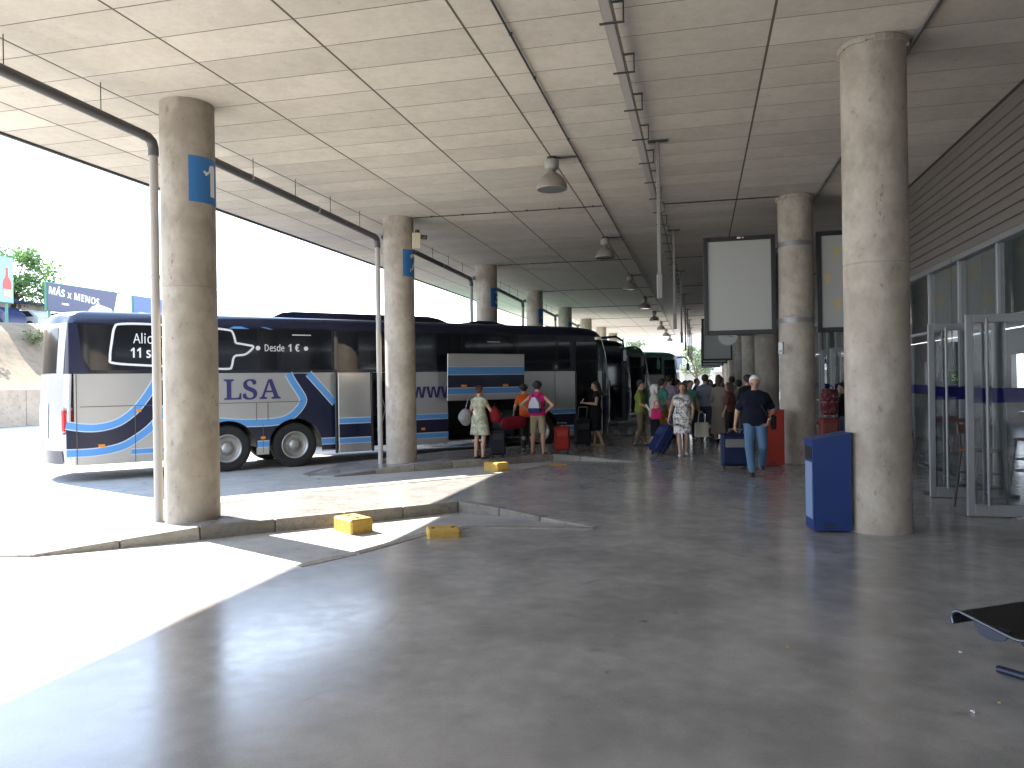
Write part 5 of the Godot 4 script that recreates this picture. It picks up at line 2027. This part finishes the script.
	for q in [[1.30, 4.27, .018, "crumpled scrap of white paper on the floor below the bench"], [1.46, 4.41, .013, "small pale cigarette end on the floor by the bench foot"], [1.51, 5.18, .014, "pale paper scrap on the open floor behind the bench"], [.51, 5.08, .014, "small yellowed leaf scrap lying alone on the floor"]]:
		st = S()
		st.set_smooth_group(-1)
		var r: float = q[2]
		for i in 7:
			var a := Vector3(rng.randfn(), absf(rng.randfn()), rng.randfn()).normalized() * r
			var b := Vector3(rng.randfn(), absf(rng.randfn()), rng.randfn()).normalized() * r
			tri_out(st, a, b, Vector3(rng.randf() - .5, 0, rng.randf() - .5) * r, a + b)
		var o := part("litter_scrap", st, M.white if r > .0175 or q[1] > 5.1 else plain(.45, .35, .12, .8), self)
		o.position = V(q[0], .002, q[1])
		tag(o, q[3], "litter")

func bin_shape(b: Node3D, m: Material, edge: Material) -> void:
	var st := S()
	prism(st, PackedVector2Array([Vector2(-.20, .02), Vector2(.20, .02), Vector2(.20, 1.06), Vector2(-.20, .99)]), -.17, .17)
	part("body", st, m, b)
	st = S()
	prism(st, PackedVector2Array([Vector2(-.215, .988), Vector2(.205, 1.062), Vector2(.205, 1.085), Vector2(-.215, 1.011)]), -.18, .18)
	part("lid", st, m, b)
	st = S()
	box(st, Vector3(-.202, .86, 0), Vector3(.012, .14, .26))
	part("slot", st, M.black, b)
	st = S()
	box(st, Vector3(-.203, .45, 0), Vector3(.008, .62, .27), .002)
	part("side_label", st, edge, b)
	st = S()
	for i in 3:
		box(st, Vector3(-.03, .05 + i * .022, .171), Vector3(.13, .010, .006))
	part("vents", st, M.black, b)

func bar_stool(label: String, at: Vector3, turn: float) -> void:
	var t := thing("bar_stool", label, "stool", at, turn, "cafe bar stools")
	var st := S()
	box(st, Vector3(0, .74, 0), Vector3(.36, .04, .36), .012)
	part("seat", st, M.wood, t)
	for x in [-1, 1]:
		for z in [-1, 1]:
			st = S()
			var top := Vector3(x * .15, .73, z * .15)
			if z < 0:
				tube(st, [Vector3(x * .15, 1.08, -.20), top, Vector3(x * .21, 0, z * .21)], [.014, .017, .015], 6)
			else:
				tube(st, [top, Vector3(x * .21, 0, z * .21)], [.017, .015], 6)
			part("leg", st, M.dark_wood, t)
	for q in [[.28, .185], [.45, .17]]:
		st = S()
		for z in [-1, 1]:
			tube(st, [Vector3(-q[1], q[0], z * q[1]), Vector3(q[1], q[0], z * q[1])], .011, 5)
			tube(st, [Vector3(z * q[1], q[0], -q[1]), Vector3(z * q[1], q[0], q[1])], .011, 5)
		part("rungs", st, M.dark_wood, t)
	st = S()
	box(st, Vector3(0, 1.0, -.195), Vector3(.34, .12, .022), .006)
	part("backrest", st, M.wood, t)


func _ready() -> void:
	# ---- camera, sky, sun, exposure
	var cam := Camera3D.new()
	cam.name = "camera"
	cam.fov = 52.91
	cam.near = 0.05
	cam.far = 2000.0
	cam.position = Vector3(0, 1.68, 0)
	cam.rotation = Vector3(-0.00163, 0.23899, -0.014986)
	cam.current = true
	add_child(cam)
	var sky_mat := ProceduralSkyMaterial.new()
	sky_mat.sky_top_color = Color(.58, .67, .80)
	sky_mat.sky_horizon_color = Color(.90, .93, .96)
	sky_mat.sky_curve = 0.16
	sky_mat.ground_horizon_color = Color(.75, .78, .80)
	sky_mat.ground_bottom_color = Color(.35, .34, .32)
	sky_mat.sky_energy_multiplier = 1.15
	var sky := Sky.new()
	sky.sky_material = sky_mat
	var env := Environment.new()
	env.background_mode = Environment.BG_SKY
	env.sky = sky
	env.background_energy_multiplier = 1.0
	env.tonemap_mode = Environment.TONE_MAPPER_LINEAR
	env.tonemap_exposure = 5.6
	env.sdfgi_enabled = true
	env.ssao_enabled = true
	env.ssil_enabled = true
	var we := WorldEnvironment.new()
	we.name = "world_environment"
	we.environment = env
	add_child(we)
	var sun := DirectionalLight3D.new()
	sun.name = "sun"
	sun.light_color = Color(1.0, .965, .90)
	sun.light_energy = 1.5
	sun.light_angular_distance = 0.5
	sun.shadow_enabled = true
	add_child(sun)
	var el := deg_to_rad(39.1)
	sun.look_at_from_position(Vector3.ZERO, Vector3(.903 * cos(el), -sin(el), .43 * cos(el)), Vector3.UP)
	make_materials()
	build_setting()
	build_buses()
	build_things()
	build_people()
